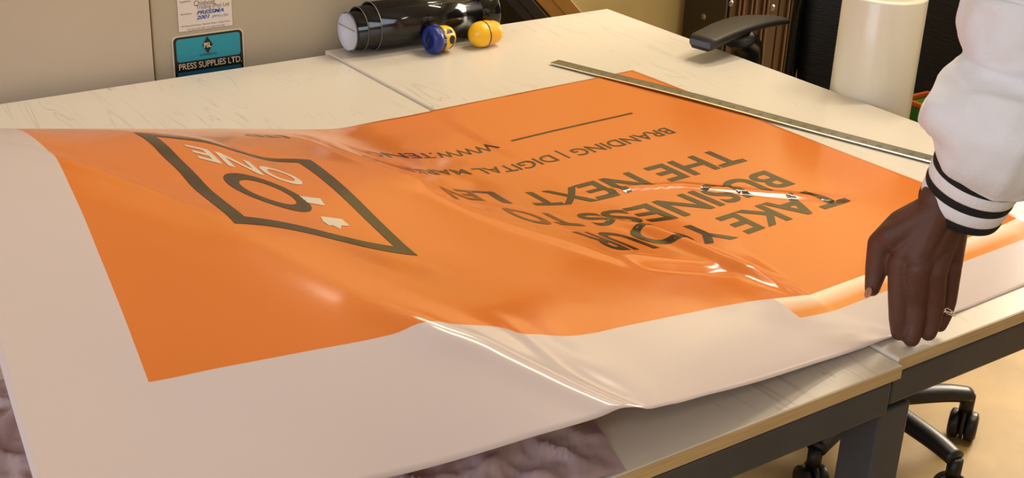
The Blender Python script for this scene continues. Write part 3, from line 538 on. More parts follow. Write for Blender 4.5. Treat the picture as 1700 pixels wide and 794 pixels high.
# ================================================================== steel ruler
M['ruler'] = mat('brushed_steel', '8f8a7a', .36, metal=.85, noise_s=30, noise_a=.12, stretch=(1, 12, 1))
M['rulerinc'] = mat('engraved_marks', '2a2824', .5)
M['polish'] = mat('polished_steel_edge', 'ffffff', .22, metal=1)
A = Vector((1.3925, 1.8165)); B = Vector((1.5945, 1.150)); du = (B - A).normalized()
ruler = thing('steel_ruler', 'long steel ruler lying across the right end of the orange banner', 'ruler', (A.x, A.y, Z0 + .0058), math.atan2(du.y, du.x))
def rz_(x): return .0025 * math.exp(-((x - .28) / .16) ** 2)
L = 1.02; W_ = .0145
vs = []; fs = []; n = 80
for i in range(n + 1):
    x = L * i / n; z = rz_(x)
    for (y, dz) in ((-W_, 0), (-W_, .0009), (-W_ + .0018, .0014), (W_ - .0015, .0014), (W_, .0009), (W_, 0)): vs.append((x, y, z + dz))
for i in range(n):
    for k in range(6): fs.append((i * 6 + k, i * 6 + (k + 1) % 6, (i + 1) * 6 + (k + 1) % 6, (i + 1) * 6 + k))
fs += [tuple(range(6))[::-1], tuple(n * 6 + k for k in range(6))]
o = obj('blade', (vs, fs), [M['ruler'], M['polish']], ruler)
for p in o.data.polygons:
    if len(p.vertices) == 4:
        y = sum(o.data.vertices[v].co.y for v in p.vertices) / 4
        if y < -W_ + .0012: p.material_index = 1
bm = bmesh.new()
k = 0
while k * .003175 < L - .004:
    x = .006 + k * .003175; ln = .010 if k % 8 == 0 else (.0065 if k % 4 == 0 else .004)
    for s_ in (1,):
        z = rz_(x) + .00152
        vv = [bm.verts.new((x + a, b, z)) for a, b in ((-.00022, W_ - .0016 - ln), (.00022, W_ - .0016 - ln), (.00022, W_ - .0016), (-.00022, W_ - .0016))]
        bm.faces.new(vv)
    k += 1
o = plain('graduations', bm, M['rulerinc'], ruler); o['kind'] = 'stuff'
for k in range(1, 40):
    x = .006 + k * .0254
    if x > L - .02: break
    bm = text_tris(str(k), 0.01); 
    shift(bm, lambda v: (x - .004 + v.x * .0085, -.006 + v.y * .0085, rz_(x) + .00155))
    plain('printed_number', bm, M['rulerinc'], ruler)

# ================================================================== black vinyl roll at the back
roll = thing('black_vinyl_roll', 'glossy black roll of vinyl with white lining at the back of the right table', 'vinyl roll', (1.094, 2.036, Z0 + .003 + .0430 * 1.07), 0); roll.scale = (1, 1.07, 1.07)
ra = Vector((1.1, 2.036)); rb = Vector((1.44, 2.034)); roll.rotation_euler.z = math.atan2(rb.y - ra.y, rb.x - ra.x)
AX = Matrix.Rotation(pi / 2, 4, 'Y')
def spiral(x0, x1, r0, r1, turns, ph, cx=0, cz=0, th=.0006):
    bm = bmesh.new(); n = int(56 * turns); prev = None
    for k in range(n + 1):
        a = ph + 2 * pi * turns * k / n; r = r0 + (r1 - r0) * k / n
        q = [bm.verts.new((x, cx + rr * math.cos(a), cz + rr * math.sin(a))) for x, rr in ((x0, r), (x1, r), (x1, r - th), (x0, r - th))]
        if prev:
            for i in range(4): bm.faces.new((prev[i], prev[(i + 1) % 4], q[(i + 1) % 4], q[i]))
        else: bm.faces.new(q)
        prev = q
    bm.faces.new(prev); return bm
def rot(bm): return bm
obj('outer_layer', spiral(.050, .285, .0405, .0395, 1.15, 2.2), M['blackgloss'], roll, True)
obj('middle_layer', spiral(.026, .28, .0365, .0355, 1.1, .9, .0, -.002), M['blackgloss'], roll, True)
obj('inner_layer', spiral(.006, .27, .0325, .031, 1.2, 2.6, .001, -.005), M['blackgloss'], roll, True)
for x0, r, cz in ((.0498, .0406, 0), (.0258, .0366, -.002), (.0058, .0326, -.005)):
    bm = bmesh.new(); lathe(bm, [(r + .0002, 0), (r + .0002, .0012), (r - .001, .0012), (r - .001, 0), (r + .0002, 0)], Matrix.Translation((x0, 0.0, cz)) @ AX, 56)
    o = obj('cut_rim', bm, M['dark_edge'], roll, True); o['label'] = 'thin grey cut rim of a vinyl layer'
M['lining'] = mat('cool_white_lining', 'd4d6e2', .55)
bm = bmesh.new(); lathe(bm, [(0, .010), (.0300, .010), (.0306, 0.001), (.0306, .26)], Matrix.Translation((.002, .0005, -.005)) @ AX, 56)
o = obj('white_lining', bm, M['lining'], roll, True); o['label'] = 'white lining paper showing at the open end'
obj('lining_flap', bx((.0035, -.028, .002), (.0042, .0295, .003)), M['dark_edge'], roll)
bm = bmesh.new(); lathe(bm, [(.0412, .262), (.0420, .263), (.0424, .300), (.0412, .302), (.035, .302), (.035, .290), (.0, .290)], AX, 56)
obj('end_wrap', bm, M['blackgloss'], roll, True)

# ================================================================== two small yellow containers
M['yellow'] = mat('yellow_plastic', 'f6c228', .3, spec=.5); M['yellow2'] = mat('deep_yellow_plastic', 'efb01c', .35)
M['blue'] = mat('dark_blue_plastic', '1c2f80', .35); M['navy'] = mat('navy_print', '14162a', .35)
# right one: domed capsule with a dark strap
ct = atz(800, 79, Z0); r_ = .0215
cap = thing('yellow_capsule', 'small plain yellow domed plastic capsule with a dark strap on the table', 'toy', (ct.x, ct.y - .004, Z0 + .003 + r_ * 1.1 + .0003), .10); cap.scale = (1.1, 1.1, 1.1)
T_ = Matrix.Translation((-.021, 0, 0)) @ AX
prof = [(0, -.0065)] + [(r_ * math.sin(a * pi / 2 / 9), .0145 - .021 * math.cos(a * pi / 2 / 9)) for a in range(1, 10)] + [(r_ + .0002, .0185)]
obj('dome', lathe(bmesh.new(), prof, T_, 40), M['yellow'], cap, True)
obj('strap', lathe(bmesh.new(), [(r_ - .0002, .0185), (r_ + .0002, .0187), (r_ + .0002, .0213), (r_ - .0004, .0215)], T_, 40), M['navy'], cap, True)
obj('body', lathe(bmesh.new(), [(r_, .0215), (r_ - .0002, .029), (r_ - .002, .038), (r_ - .0025, .044), (r_ - .005, .0495), (r_ - .010, .0525), (0, .0535)], T_, 40), M['yellow2'], cap, True)
# left one: blue lid, yellow body with dark shapes
ct = atz(722, 88, Z0); r2 = .0195
jar = thing('yellow_jar', 'small yellow jar with a dark blue ribbed lid lying before the black roll', 'jar', (ct.x, ct.y - .011, Z0 + .003 + .0225 * 1.14 + .0003), .10); jar.scale = (1.14, 1.14, 1.14)
T_ = Matrix.Translation((-.020, 0, 0)) @ AX
def lidr(bm):
    n = 60
    return bm
bm = bmesh.new(); lathe(bm, [(0, .0035), (.008, .0035), (.0085, .001), (.0165, .0), (.0200, .0025), (.0222, .006), (.0225, .010), (.0215, .016), (.0195, .0165)], T_, 48)
obj('lid', bm, M['blue'], jar, True)
bm = bmesh.new()
for sy in (-1, 1):
    tube(bm, [(-.0205, sy * .002 + .004 * math.sin(k / 3), -.012 + .024 * k / 10) for k in range(11)], .0011, 8)
obj('lid_grip', bm, M['navy'], jar, True)
bm = bmesh.new(); box(bm, (-.012, -.005, .0205), (-.004, .005, .0245), bev=.001)
obj('lid_tab', bm, M['blue'], jar, True)
obj('neck_band', lathe(bmesh.new(), [(.0202, .0145), (.0206, .0155), (.0206, .0215), (.0200, .022)], T_, 48), M['navy'], jar, True)
obj('body', lathe(bmesh.new(), [(r2, .0215), (r2 + .0002, .030), (r2 - .0005, .036), (r2 - .003, .042), (r2 - .0075, .0462), (0, .048)], T_, 48), M['yellow'], jar, True)
def patch(pts, m, name, rr):
    bm = poly(pts); bmesh.ops.triangulate(bm, faces=bm.faces); split_long(bm, .003)
    def f_(v):
        x = v.x; r = rr(x) + .0002; a = v.y / rr(.025)
        return (x - .020, -math.cos(a) * r, math.sin(a) * r)
    shift(bm, f_); return plain(name, bm, m, jar, True)
def rr_(x):
    P = [(.0215, r2), (.030, r2 + .0002), (.036, r2 - .0005), (.042, r2 - .003), (.0462, r2 - .0075)]
    for (a, b), (c_, d) in zip(P, P[1:]):
        if x <= c_: return b + (d - b) * (x - a) / (c_ - a)
    return P[-1][1]
ell = lambda cx, cy, a, b: [(cx + a * math.cos(t * pi / 10), cy + b * math.sin(t * pi / 10)) for t in range(20)]
patch(ell(.0335, .001, .0065, .0072), M['navy'], 'dark_spot', rr_)
patch([(.024, .012), (.034, .0125), (.040, .010), (.036, .017), (.030, .021), (.027, .018)], M['navy'], 'dark_spot', rr_)
patch([(.030, -.014), (.036, -.006), (.040, -.004), (.038, -.012), (.033, -.018)], M['navy'], 'dark_spot', rr_)
patch([(.0225, .0095), (.040, .0115), (.040, .0103), (.0225, .0080)], M['white'], 'white_stripe', rr_)
bm = text_tris('D', .01); shift(bm, lambda v: (.0155 + v.y * .006 * 0 + v.x * .008 - .020, -.0208, -.001 + v.y * .008))
plain('printed_letter', bm, M['white'], jar)

# ================================================================== the beige press behind the table
mc = thing('press_machine', 'beige enamelled printing press standing behind the left table', 'machine', (.4, 2.4, 0))
def PM(bm, L=None): return shift(bm, lambda v: (v.x - .4, v.y - 2.4, v.z))
g0 = aty(243, 0, 2.10).x; g1 = aty(260, 130, 2.10).x; gx = (g0 + g1) / 2
obj('housing', PM(bx((-1.0, 2.104, .09), (1.38, 2.64, 1.32), bev=.006)), M['machine'], mc)
obj('side_cover', PM(bx((-1.0, 2.090, .12), (gx - .003, 2.1035, 1.30), bev=.002)), M['machine2'], mc)
obj('front_cover', PM(bx((gx + .0012, 2.096, .12), (1.375, 2.1035, 1.30), bev=.002)), M['machine'], mc)
obj('plinth', PM(bx((-.95, 2.14, 0), (1.33, 2.6, .0899))), M['steel'], mc)
obj('feed_top', PM(bx((-.8, 2.2, 1.3201), (1.2, 2.6, 1.42), bev=.02)), M['steel'], mc)
YS = 2.0955
# name plate
M['teal'] = mat('teal_print', '1d93ac', .35); M['plate'] = mat('cream_plate_rim', 'cfc3ae', .4); M['pblack'] = mat('black_print', '0c0c10', .35)
M['bluep'] = mat('blue_print', '1f56a8', .5); M['sticker'] = mat('off_white_label_paper', 'dcd3cf', .5); M['greyp'] = mat('grey_print', '55504e', .6)
M['dteal'] = mat('dark_teal_print', '14506a', .35); M['cream'] = mat('cream_print', 'd8ccb0', .5)
pl = thing('name_plate', 'teal and black supplier plate on the beige press', 'sign', (.86, YS, .765))
ps = thing('service_label', 'white service label stuck above the teal plate', 'label', (.86, YS, .85))
def rrect(x0, x1, z0, z1, r):
    out = []
    for cx, cz, a0 in ((x1 - r, z1 - r, 0), (x0 + r, z1 - r, 90), (x0 + r, z0 + r, 180), (x1 - r, z0 + r, 270)):
        for k in range(7): a = math.radians(a0 + 15 * k); out.append((cx + r * math.cos(a), cz + r * math.sin(a)))
    return out
def plate(name, pts, d, m, par, th=.0004):
    bm = bmesh.new(); f_ = bm.faces.new([bm.verts.new((x - par.location.x, -d, z - par.location.z)) for x, z in pts])
    g = bmesh.ops.extrude_face_region(bm, geom=[f_]); 
    for v in g['geom']:
        if isinstance(v, bmesh.types.BMVert): v.co.y += th
    return obj(name, bm, m, par)
def ptext(s, x0, x1, zb, h, m, par, d, bold=0, shear=0, name='printed_lettering', rise=0):
    bm = text_tris(s, bold, shear); xs = [v.co.x for v in bm.verts]; a, b = min(xs), max(xs); hh = .69
    shift(bm, lambda v: (x0 + (v.x - a) / (b - a) * (x1 - x0) - par.location.x, -d, zb + v.y / hh * h + rise * (v.x - a) / (b - a) - par.location.z))
    return plain(name, bm, m, par)
def yz(px, py): p = aty(px, py, YS); return p.x, p.z
x0, z_ = yz(287, 66); x1, zt = yz(401, 46); zt = (z_ + zt) / 2; zb0 = yz(290, 104)[1]; zb1 = yz(291, 122)[1]
plate('plate_rim', rrect(x0 - .003, x1 + .003, .690, zt + .003, .009), .0006, M['plate'], pl)
plate('black_border', rrect(x0, x1, .693, zt, .008), .0010, M['pblack'], pl)
plate('teal_panel', rrect(x0 + .0045, x1 - .0045, zb0 - .001, zt - .0035, .005), .0013, M['teal'], pl, .0002)
plate('teal_strip', rrect(x0 + .0045, x1 - .0045, .700, zb1, .002), .0013, M['dteal'], pl, .0002)
ptext('PRESS SUPPLIES LTD.', x0 + .007, x1 - .003, zb0 - .0145, .0105, M['cream'], pl, .0014, .004)
ptext('SUPPLIED BY', x0 + .045, x0 + .077, zb0 + .005, .004, M['pblack'], pl, .0016)
cx, cz = yz(344, 74); 
plate('diamond', [(cx - .0095, cz), (cx, cz - .015), (cx + .0095, cz), (cx, cz + .015)], .0016, M['pblack'], pl, .0002)
ptext('PSL', cx - .0065, cx + .0065, cz - .004, .008, M['cream'], pl, .0019, .03)
# service label
lx0, lz0 = yz(297, 52); lx1, lz1 = yz(386, 43); lz0 = (lz0 + lz1) / 2
plate('label_paper', [(lx0, lz0), (lx1, lz0), (lx1, .93), (lx0, .93)], .0006, M['sticker'], ps)
W2 = lx1 - lx0
ptext('Chishold', lx0 + .30 * W2, lx0 + .68 * W2, yz(340, 8)[1], .009, M['greyp'], ps, .0008)
ptext('Trading (Pty) Ltd', lx0 + .34 * W2, lx0 + .95 * W2, yz(340, 12)[1] - .002, .0068, M['greyp'], ps, .0008)
ptext('Serviced by:', lx0 + .05 * W2, lx0 + .25 * W2, yz(305, 23)[1] - .002, .0028, M['greyp'], ps, .0008)
ptext('Supplied by:', lx0 + .05 * W2, lx0 + .25 * W2, yz(305, 2)[1] - .002, .0028, M['greyp'], ps, .0008)
ptext('PRESSMA', lx0 + .34 * W2, lx0 + .85 * W2, yz(345, 21)[1] - .001, .0062, M['bluep'], ps, .0008, .03, .3)
ptext('2001', lx0 + .33 * W2, lx0 + .58 * W2, yz(345, 29)[1] - .001, .0062, M['bluep'], ps, .0008, .03, .3)
ptext('(PTY) LTD.', lx0 + .62 * W2, lx0 + .93 * W2, yz(345, 29)[1] - .001, .0038, M['bluep'], ps, .0008, .01, .3)
ptext('55 Hansard Avenue . Paarden Eiland . Cape Town', lx0 + .05 * W2, lx0 + .95 * W2, yz(345, 39)[1] - .001, .0026, M['greyp'], ps, .0008)
ptext('Tel: (021) 510 1050 . Fax: (021) 510 1060', lx0 + .15 * W2, lx0 + .85 * W2, yz(345, 45)[1] - .001, .0026, M['greyp'], ps, .0008)

# ================================================================== leaning cartons behind the table
M['carton'] = mat('golden_brown_card', '9a6a22', .6, noise_s=8, noise_a=.1); M['blackcard'] = mat('black_card', '120a06', .5)
def lean(name, label, px0, px1, m, cat):
    a = aty(px0, 0, 2.2); b = aty(px0 + 27, 30, 2.2); c_ = aty(px1, 0, 2.2)
    d = (a - b).normalized(); n = Vector((-d.z, 0, d.x)); 
    if n.x < 0: n = -n
    thk = (c_ - a).dot(n)
    # foot on the floor
    k = a.z / d.z; foot = a - d * k; top = a + d * .13
    t = thing(name, label, cat, (foot.x, 2.45, 0))
    bm = bmesh.new(); q = []
    for y in (2.2, 2.62):
        q.append([bm.verts.new(Vector((p.x, y, p.z)) - t.location) for p in (foot + n * 0, foot + n * thk - d * (n * thk).z / d.z * 1, top + n * thk, top)])
    f1, f2 = q; bm.faces.new(f1); bm.faces.new(f2[::-1])
    for i in range(4): bm.faces.new((f1[i], f1[(i + 1) % 4], f2[(i + 1) % 4], f2[i]))
    bmesh.ops.bevel(bm, geom=list(bm.edges), offset=.002, segments=1, affect='EDGES')
    obj('carton_body', bm, m, t)
    e = d * .0
    obj('tape_strip', shift(bx((0, -.2508, 0), (1, -.2502, 1)), lambda v: tuple((foot + d * (.25 + .9 * v.z) + n * (thk * (.45 + .1 * v.x)) - t.location) * 1 if False else Vector((foot + d * (.25 + .9 * v.z) + n * (thk * (.47 + .06 * v.x))) - t.location).xyz.to_tuple()[0:1] + (v.y,) + ((foot + d * (.25 + .9 * v.z) + n * (thk * (.47 + .06 * v.x))).z,))), m, t)
    return t
lean('black_carton', 'black flat carton leaning beside the beige press', 838, 886, M['blackcard'], 'carton')
lean('brown_carton', 'golden brown flat carton leaning behind the table beside the black one', 889, 949, M['carton'], 'carton')

# ================================================================== brown ribbed cabinet
M['brown'] = mat('dark_brown_metal', '3a2616', .35, noise_s=5, noise_a=.15); M['dbrown'] = mat('darker_brown_metal', '28201a', .4); M['rib'] = mat('worn_brown_rib', '5c4632', .35)
y_c = 2.5
ax1 = aty(1203, 40, y_c).x; ax2 = aty(1322, 40, y_c).x + .3; yb_ = 2.655
cab = thing('ribbed_cabinet', 'dark brown metal cabinet with ribbed doors in the rear right corner', 'cabinet', ((ax1 + ax2) / 2, 2.58, 0))
def PC(bm): return shift(bm, lambda v: (v.x - cab.location.x, v.y - cab.location.y, v.z))
obj('carcass', PC(bx((ax1 + .0012, y_c + .012, .02), (ax2, yb_, 1.35), bev=.003)), M['dbrown'], cab)
obj('plinth', PC(bx((ax1 + .02, y_c + .03, 0), (ax2 - .02, yb_ - .01, .0199))), M['black'], cab)
obj('side_panel', PC(bx((ax1 - .006, y_c - .004, .03), (ax1 + .001, yb_, 1.34), bev=.001)), M['dbrown'], cab)
dx0 = ax1 + .012
nd = 3; wd = (ax2 - dx0) / nd
for k in range(nd):
    a = dx0 + k * wd
    dr = obj('door', PC(bx((a + .002, y_c + .001, .03), (a + wd - .002, y_c + .0118, 1.34), bev=.002)), M['brown'], cab)
    for j in range(3):
        for e in (0, .016):
            xx = a + .03 + j * (wd - .05) / 3 + e
            obj('rib', PC(bx((xx, y_c - .006, .06), (xx + .006, y_c + .0009, 1.31), bev=.002)), M['rib'], dr)
M['screw'] = mat('steel_screw', '8a8478', .3, metal=.9)
p = atx(1168, 28, ax1 - .006)
obj('screw', lathe(bmesh.new(), [(0, .004), (.006, .003), (.009, 0)], Matrix.Translation(p - cab.location) @ Matrix.Rotation(-pi / 2, 4, 'Y'), 16), M['screw'], cab, True)
p = aty(1214, 6, y_c - .0)
obj('screw', lathe(bmesh.new(), [(0, .004), (.006, .003), (.009, 0)], Matrix.Translation(p - cab.location) @ Matrix.Rotation(pi / 2, 4, 'X'), 16), M['screw'], cab, True)
p = aty(1283, 13, y_c - .007)
obj('screw', lathe(bmesh.new(), [(0, .004), (.006, .003), (.009, 0)], Matrix.Translation(p - cab.location) @ Matrix.Rotation(pi / 2, 4, 'X'), 16), M['screw'], cab, True)

# ================================================================== office chair behind the table (holds the white roll)
M['mesh'] = mat('black_ribbed_mesh_fabric', '101012', .55, bump=.9, bump_s=9, stretch=(1, 2, 42)); M['arm'] = mat('black_arm_pad', '2a2420', .5); M['bluegrey'] = mat('blue_grey_plastic', '4a5468', .35)
ch = thing('office_chair', 'black mesh office chair behind the right table with a white roll on its seat', 'chair', (1.98, 1.52, 0))
def PH(bm): return shift(bm, lambda v: (v.x - 1.98, v.y - 1.52, v.z))
# backrest: curved slab
bm = bmesh.new(); nu, nv_ = 16, 14; rows = []
for s_ in (0, 1):
    for j in range(nv_ + 1):
        z = .56 + .52 * j / nv_; row = []
        for i in range(nu + 1):
            u = -1 + 2 * i / nu; e = 1 - .10 * (abs(j / nv_ * 2 - 1)) ** 4
            y = 1.60 + .265 * u * e; x = 2.10 - .05 * u * u + .05 * (z - .56) + s_ * .03 + .015 * math.cos((z - .56) / .52 * pi)
            row.append(bm.verts.new((x, y, z)))
        rows.append(row)
for s_ in (0, 1):
    b0 = s_ * (nv_ + 1)
    for j in range(nv_):
        for i in range(nu):
            bm.faces.new((rows[b0 + j][i], rows[b0 + j][i + 1], rows[b0 + j + 1][i + 1], rows[b0 + j + 1][i]))
n1 = nv_ + 1
for j in range(nv_):
    for i in (0, nu): bm.faces.new((rows[j][i], rows[j + 1][i], rows[n1 + j + 1][i], rows[n1 + j][i]))
for i in range(nu):
    for j in (0, nv_): bm.faces.new((rows[j][i], rows[j][i + 1], rows[n1 + j][i + 1], rows[n1 + j][i]))
obj('backrest', PH(bm), M['mesh'], ch, True)
fr = [(2.055 - .0, 1.335, .55), (2.06, 1.335, .80), (2.075, 1.345, 1.05), (2.12, 1.45, 1.10), (2.13, 1.60, 1.11), (2.12, 1.75, 1.10), (2.075, 1.862, 1.05), (2.06, 1.868, .80), (2.055, 1.866, .55)]
obj('back_frame', PH(tube(bmesh.new(), spline(fr, 48), .014, 12)), M['blackgloss'], ch, True)
obj('seat', PH(bx((1.62, 1.285, .42), (2.07, 1.775, .48), bev=.02)), M['mesh'], ch, True)
obj('back_bracket', PH(tube(bmesh.new(), spline([(2.0, 1.55, .415), (2.17, 1.56, .42), (2.20, 1.58, .60), (2.16, 1.59, .75)], 20), .02, 12)), M['black'], ch, True)
# arm rests
def arm(p0, p1, wdt, post):
    p0 = Vector(p0); p1 = Vector(p1); d = (p1 - p0); L_ = d.length; d.normalize(); sd = Vector((-d.y, d.x, 0)).normalized()
    bm = bmesh.new(); n = 22; rg = []
    for i in range(n + 1):
        u = i / n; c_ = p0 + d * L_ * u + Vector((0, 0, .012 * math.sin(u * pi) - .004 * u)); ww = wdt * (.92 + .16 * math.sin(u * pi) - .5 * max(0, u - .6))
        if u < .04: ww *= .86
        th = .022 - .01 * u
        ring = []
        for a, b in ((-1, .55), (-.94, .86), (-.75, 1), (0, 1.08), (.75, 1), (.94, .86), (1, .55), (1, -.3), (.7, -1), (-.7, -1), (-1, -.3)):
            ring.append(bm.verts.new(c_ + sd * a * ww / 2 + Vector((0, 0, (b - 1) * th / 2))))
        rg.append(ring)
    m_ = len(rg[0])
    for a, b in zip(rg, rg[1:]):
        for k in range(m_): bm.faces.new((a[k], a[(k + 1) % m_], b[(k + 1) % m_], b[k]))
    bm.faces.new(rg[0]); bm.faces.new(rg[-1][::-1])
    a_ = obj('armrest', PH(bm), M['arm'], ch, True)
    if post:
        f0 = p0 - d * .001
        bm = bmesh.new(); q = [f0 + sd * (-.36 * wdt) + Vector((0, 0, -.004)), f0 + sd * (.36 * wdt) + Vector((0, 0, -.004)), f0 + sd * (.36 * wdt) + Vector((0, 0, -.014)), f0 + sd * (-.36 * wdt) + Vector((0, 0, -.014))]
        box(bm, (-.0015, -.36 * wdt, -.016), (0.0, .36 * wdt, -.005), Matrix.Translation(p0) @ Matrix.Rotation(math.atan2(d.y, d.x), 4, 'Z'), .0005)
        obj('arm_cap', PH(bm), M['bluegrey'], a_)
    pm = p0 + d * L_ * .60
    pts = spline([p0 + d * L_ * .40 + Vector((0, 0, -.012)), pm + Vector((0, 0, -.05)), pm + Vector((.01, 0, -.16)), pm + Vector((.0, -.0, -.30))], 16)
    obj('arm_post', PH(tube(bmesh.new(), pts, [(.045 - .02 * min(1, k / 8), .022) for k in range(17)], 16)), M['black'], ch, True)
arm((1.633, 1.702, .797), (1.885, 1.752, .797), .062, True)
arm((1.78, 1.262, .66), (1.97, 1.262, .66), .05, False)
obj('seat_post', PH(tube(bmesh.new(), [(1.90, 1.41, .10), (1.90, 1.41, .42)], .025, 20)), M['black'], ch, True)
def star_base(par, P_, cx, cy, ph, R_=.30):
    for k in range(5):
        a = ph + 2 * pi * k / 5; dx, dy = math.cos(a), math.sin(a)
        bm = tube(bmesh.new(), spline([(cx + dx * .02, cy + dy * .02, .115), (cx + dx * .15, cy + dy * .15, .11), (cx + dx * R_, cy + dy * R_, .100)], 12), [(.026 - .0005 * i, .019 - .0003 * i) for i in range(13)], 12)
        lg = obj('base_leg', P_(bm), M['black'], par, True)
        caster(lg, P_, cx + dx * R_, cy + dy * R_, a + .9)
def caster(par, P_, x, y, a):
    mt = Matrix.Translation((x, y, .030)) @ Matrix.Rotation(a, 4, 'Z') @ Matrix.Rotation(pi / 2, 4, 'X')
    bm = bmesh.new()
    for z0, z1 in ((-.028, -.0045), (.0045, .028)):
        lathe(bm, [(0, z0), (.021, z0), (.0285, z0 + .003), (.030, z0 + .006), (.030, z1 - .006), (.0285, z1 - .003), (.021, z1), (0, z1)], mt, 28)
    hood = lathe(bmesh.new(), [(0, -.0035), (.024, -.004), (.033, -.0035), (.033, .0035), (.024, .004), (0, .004)], mt @ Matrix.Translation((0, .006, 0)), 28)
    obj('caster_wheel', P_(bm), M['black'], par, True)
    obj('caster_fork', P_(hood), M['black'], par, True)
    obj('caster_stem', P_(tube(bmesh.new(), [(x, y, .055), (x, y, .10)], .014, 14)), M['black'], par, True)
sc_ = Vector((1.90, 1.41, 0)); tg_ = atz(1597, 712, .02)
star_base(ch, PH, sc_.x, sc_.y, math.atan2(tg_.y - sc_.y, tg_.x - sc_.x), math.hypot(tg_.y - sc_.y, tg_.x - sc_.x))

# white roll standing on the seat
M['cream_roll'] = mat('cream_white_film', 'e6e2d2', .32, coat=.3, bump=.25, bump_s=3, stretch=(3, 3, .8)); M['card'] = mat('cardboard_core', 'b58a55', .7)
wr = thing('white_film_roll', 'tall white roll of film standing upright on the office chair', 'film roll', (1.79, 1.435, .4805))
obj('wound_film', lathe(bmesh.new(), [(.040, 0), (.068, 0), (.0695, .003), (.0700, .2), (.0695, .436), (.068, .439), (.040, .439), (.040, 0)], None, 72), M['cream_roll'], wr, True)
obj('card_core', lathe(bmesh.new(), [(.033, .002), (.0398, .002), (.0398, .442), (.033, .442), (.033, .002)], None, 48), M['card'], wr, True)
# green bin
M['green'] = mat('green_plastic', '3f7a1c', .3); M['orangelid'] = mat('orange_plastic', 'd8622a', .35)
ztop = atx(1530, 170, 1.97).z
gb = thing('green_box', 'small green plastic box with an orange rim beside the white film roll', 'box', (2.0, 1.42, .4805))
def PG(bm): return shift(bm, lambda v: (v.x - 2.0, v.y - 1.42, v.z - .4805))
obj('box_body', PG(bx((1.965, 1.31, .4805), (2.035, 1.50, ztop - .008), bev=.006)), M['green'], gb)
bm = bmesh.new()
for a, b in (((1.960, 1.305), (1.968, 1.505)), ((2.032, 1.305), (2.040, 1.505)), ((1.968, 1.305), (2.032, 1.313)), ((1.968, 1.497), (2.032, 1.505))): box(bm, (a[0], a[1], ztop - .0079), (b[0], b[1], ztop - .001))
obj('rim', PG(bm), M['orangelid'], gb)

# ================================================================== person
M['skin'] = mat('dark_brown_skin', '543023', .6, noise_s=40, noise_a=.12, bump=.25, bump_s=260, sss=.05)
M['fleece'] = mat('white_fleece', 'e6eaf4', .8, sheen=.3, bump=.3, bump_s=220); M['knit_w'] = mat('white_rib_knit', 'e8eaf2', .8, bump=.5, bump_s=300, stretch=(1, 1, .1))
M['knit_b'] = mat('black_rib_knit', '0e0e12', .8, bump=.5, bump_s=300); M['nail'] = mat('pale_nail', 'a87c6a', .3)
M['silver'] = mat('silver', 'e6e2dc', .18, metal=1); M['jeans'] = mat('dark_trousers', '23252c', .8); M['hair'] = mat('black_hair', '0c0a0a', .7, bump=.6, bump_s=200); M['shoe'] = mat('white_shoe', 'cfcfcf', .5)
per = thing('person', 'person in white jacket with striped cuffs, left hand on the banner edge', 'person', (1.55, .30, 0))
PL = per.location
def H(px, py, h): return atz(px, py, Z0 + h)
def capsule(bm, a, b, ra, rb, sq=None, seg=14):
    """tapered limb piece with round ends"""
    a = Vector(a); b = Vector(b); d = (b - a).normalized(); pts = []; rs = []
    for k in range(5): t = math.cos(pi / 2 * k / 4); pts.append(a - d * ra * t * .98); rs.append(max(ra * math.sin(pi / 2 * k / 4), ra * .08))
    for k in range(5): t = math.sin(pi / 2 * k / 4); pts.append(b + d * rb * t * .98); rs.append(max(rb * math.cos(pi / 2 * k / 4), rb * .08))
    tube(bm, pts, rs, seg); return bm
def remesh(name, bm, vox, m, par, smooth_it=6):
    for v in bm.verts: v.co -= PL
    me = bpy.data.meshes.new('t'); bmesh.ops.recalc_face_normals(bm, faces=bm.faces); bm.to_mesh(me); bm.free()
    t = bpy.data.objects.new('t', me); C.objects.link(t)
    r = t.modifiers.new('r', 'REMESH'); r.mode = 'VOXEL'; r.voxel_size = vox; r.adaptivity = 0
    s_ = t.modifiers.new('s', 'SMOOTH'); s_.iterations = smooth_it; s_.factor = .5
    bpy.context.view_layer.update(); dg = bpy.context.evaluated_depsgraph_get()
    me2 = bpy.data.meshes.new_from_object(t.evaluated_get(dg)); me2.name = name
    bpy.data.objects.remove(t); bpy.data.meshes.remove(me)
    me2.materials.clear(); me2.materials.append(m)
    for p_ in me2.polygons: p_.use_smooth = True
    o = bpy.data.objects.new(name, me2); C.objects.link(o); o.parent = par; return o
bm = bmesh.new()
W = H(1566, 350, .155); CU = H(1596, 300, .20)
def chain(pts, rads):
    for (a, b), (ra_, rb_) in zip(zip(pts, pts[1:]), zip(rads, rads[1:])): capsule(bm, a, b, ra_, rb_)
# fingers: metacarpal root, knuckle, middle joint, end joint, tip
chain([H(1535, 385, .125), H(1496, 436, .092), H(1492, 492, .055), H(1492, 530, .030), H(1493, 552, .0145)], [.017, .0145, .0118, .0108, .0095])
chain([H(1550, 385, .122), H(1524, 446, .092), H(1521, 503, .050), H(1518, 540, .026), H(1513, 562, .0125)], [.018, .0145, .0122, .0112, .0098])
chain([H(1565, 390, .120), H(1551, 450, .088), H(1551, 503, .050), H(1547, 535, .028), H(1541, 553, .0165)], [.018, .0140, .0115, .0105, .0092])
chain([H(1580, 390, .112), H(1577, 446, .082), H(1573, 500, .045), H(1566, 525, .028), H(1560, 540, .018)], [.017, .0128, .0100, .0092, .0082])
# thumb
chain([H(1545, 355, .145), H(1500, 375, .128), H(1463, 405, .105), H(1455, 448, .075), H(1448, 480, .055)], [.021, .019, .0150, .0125, .0085])
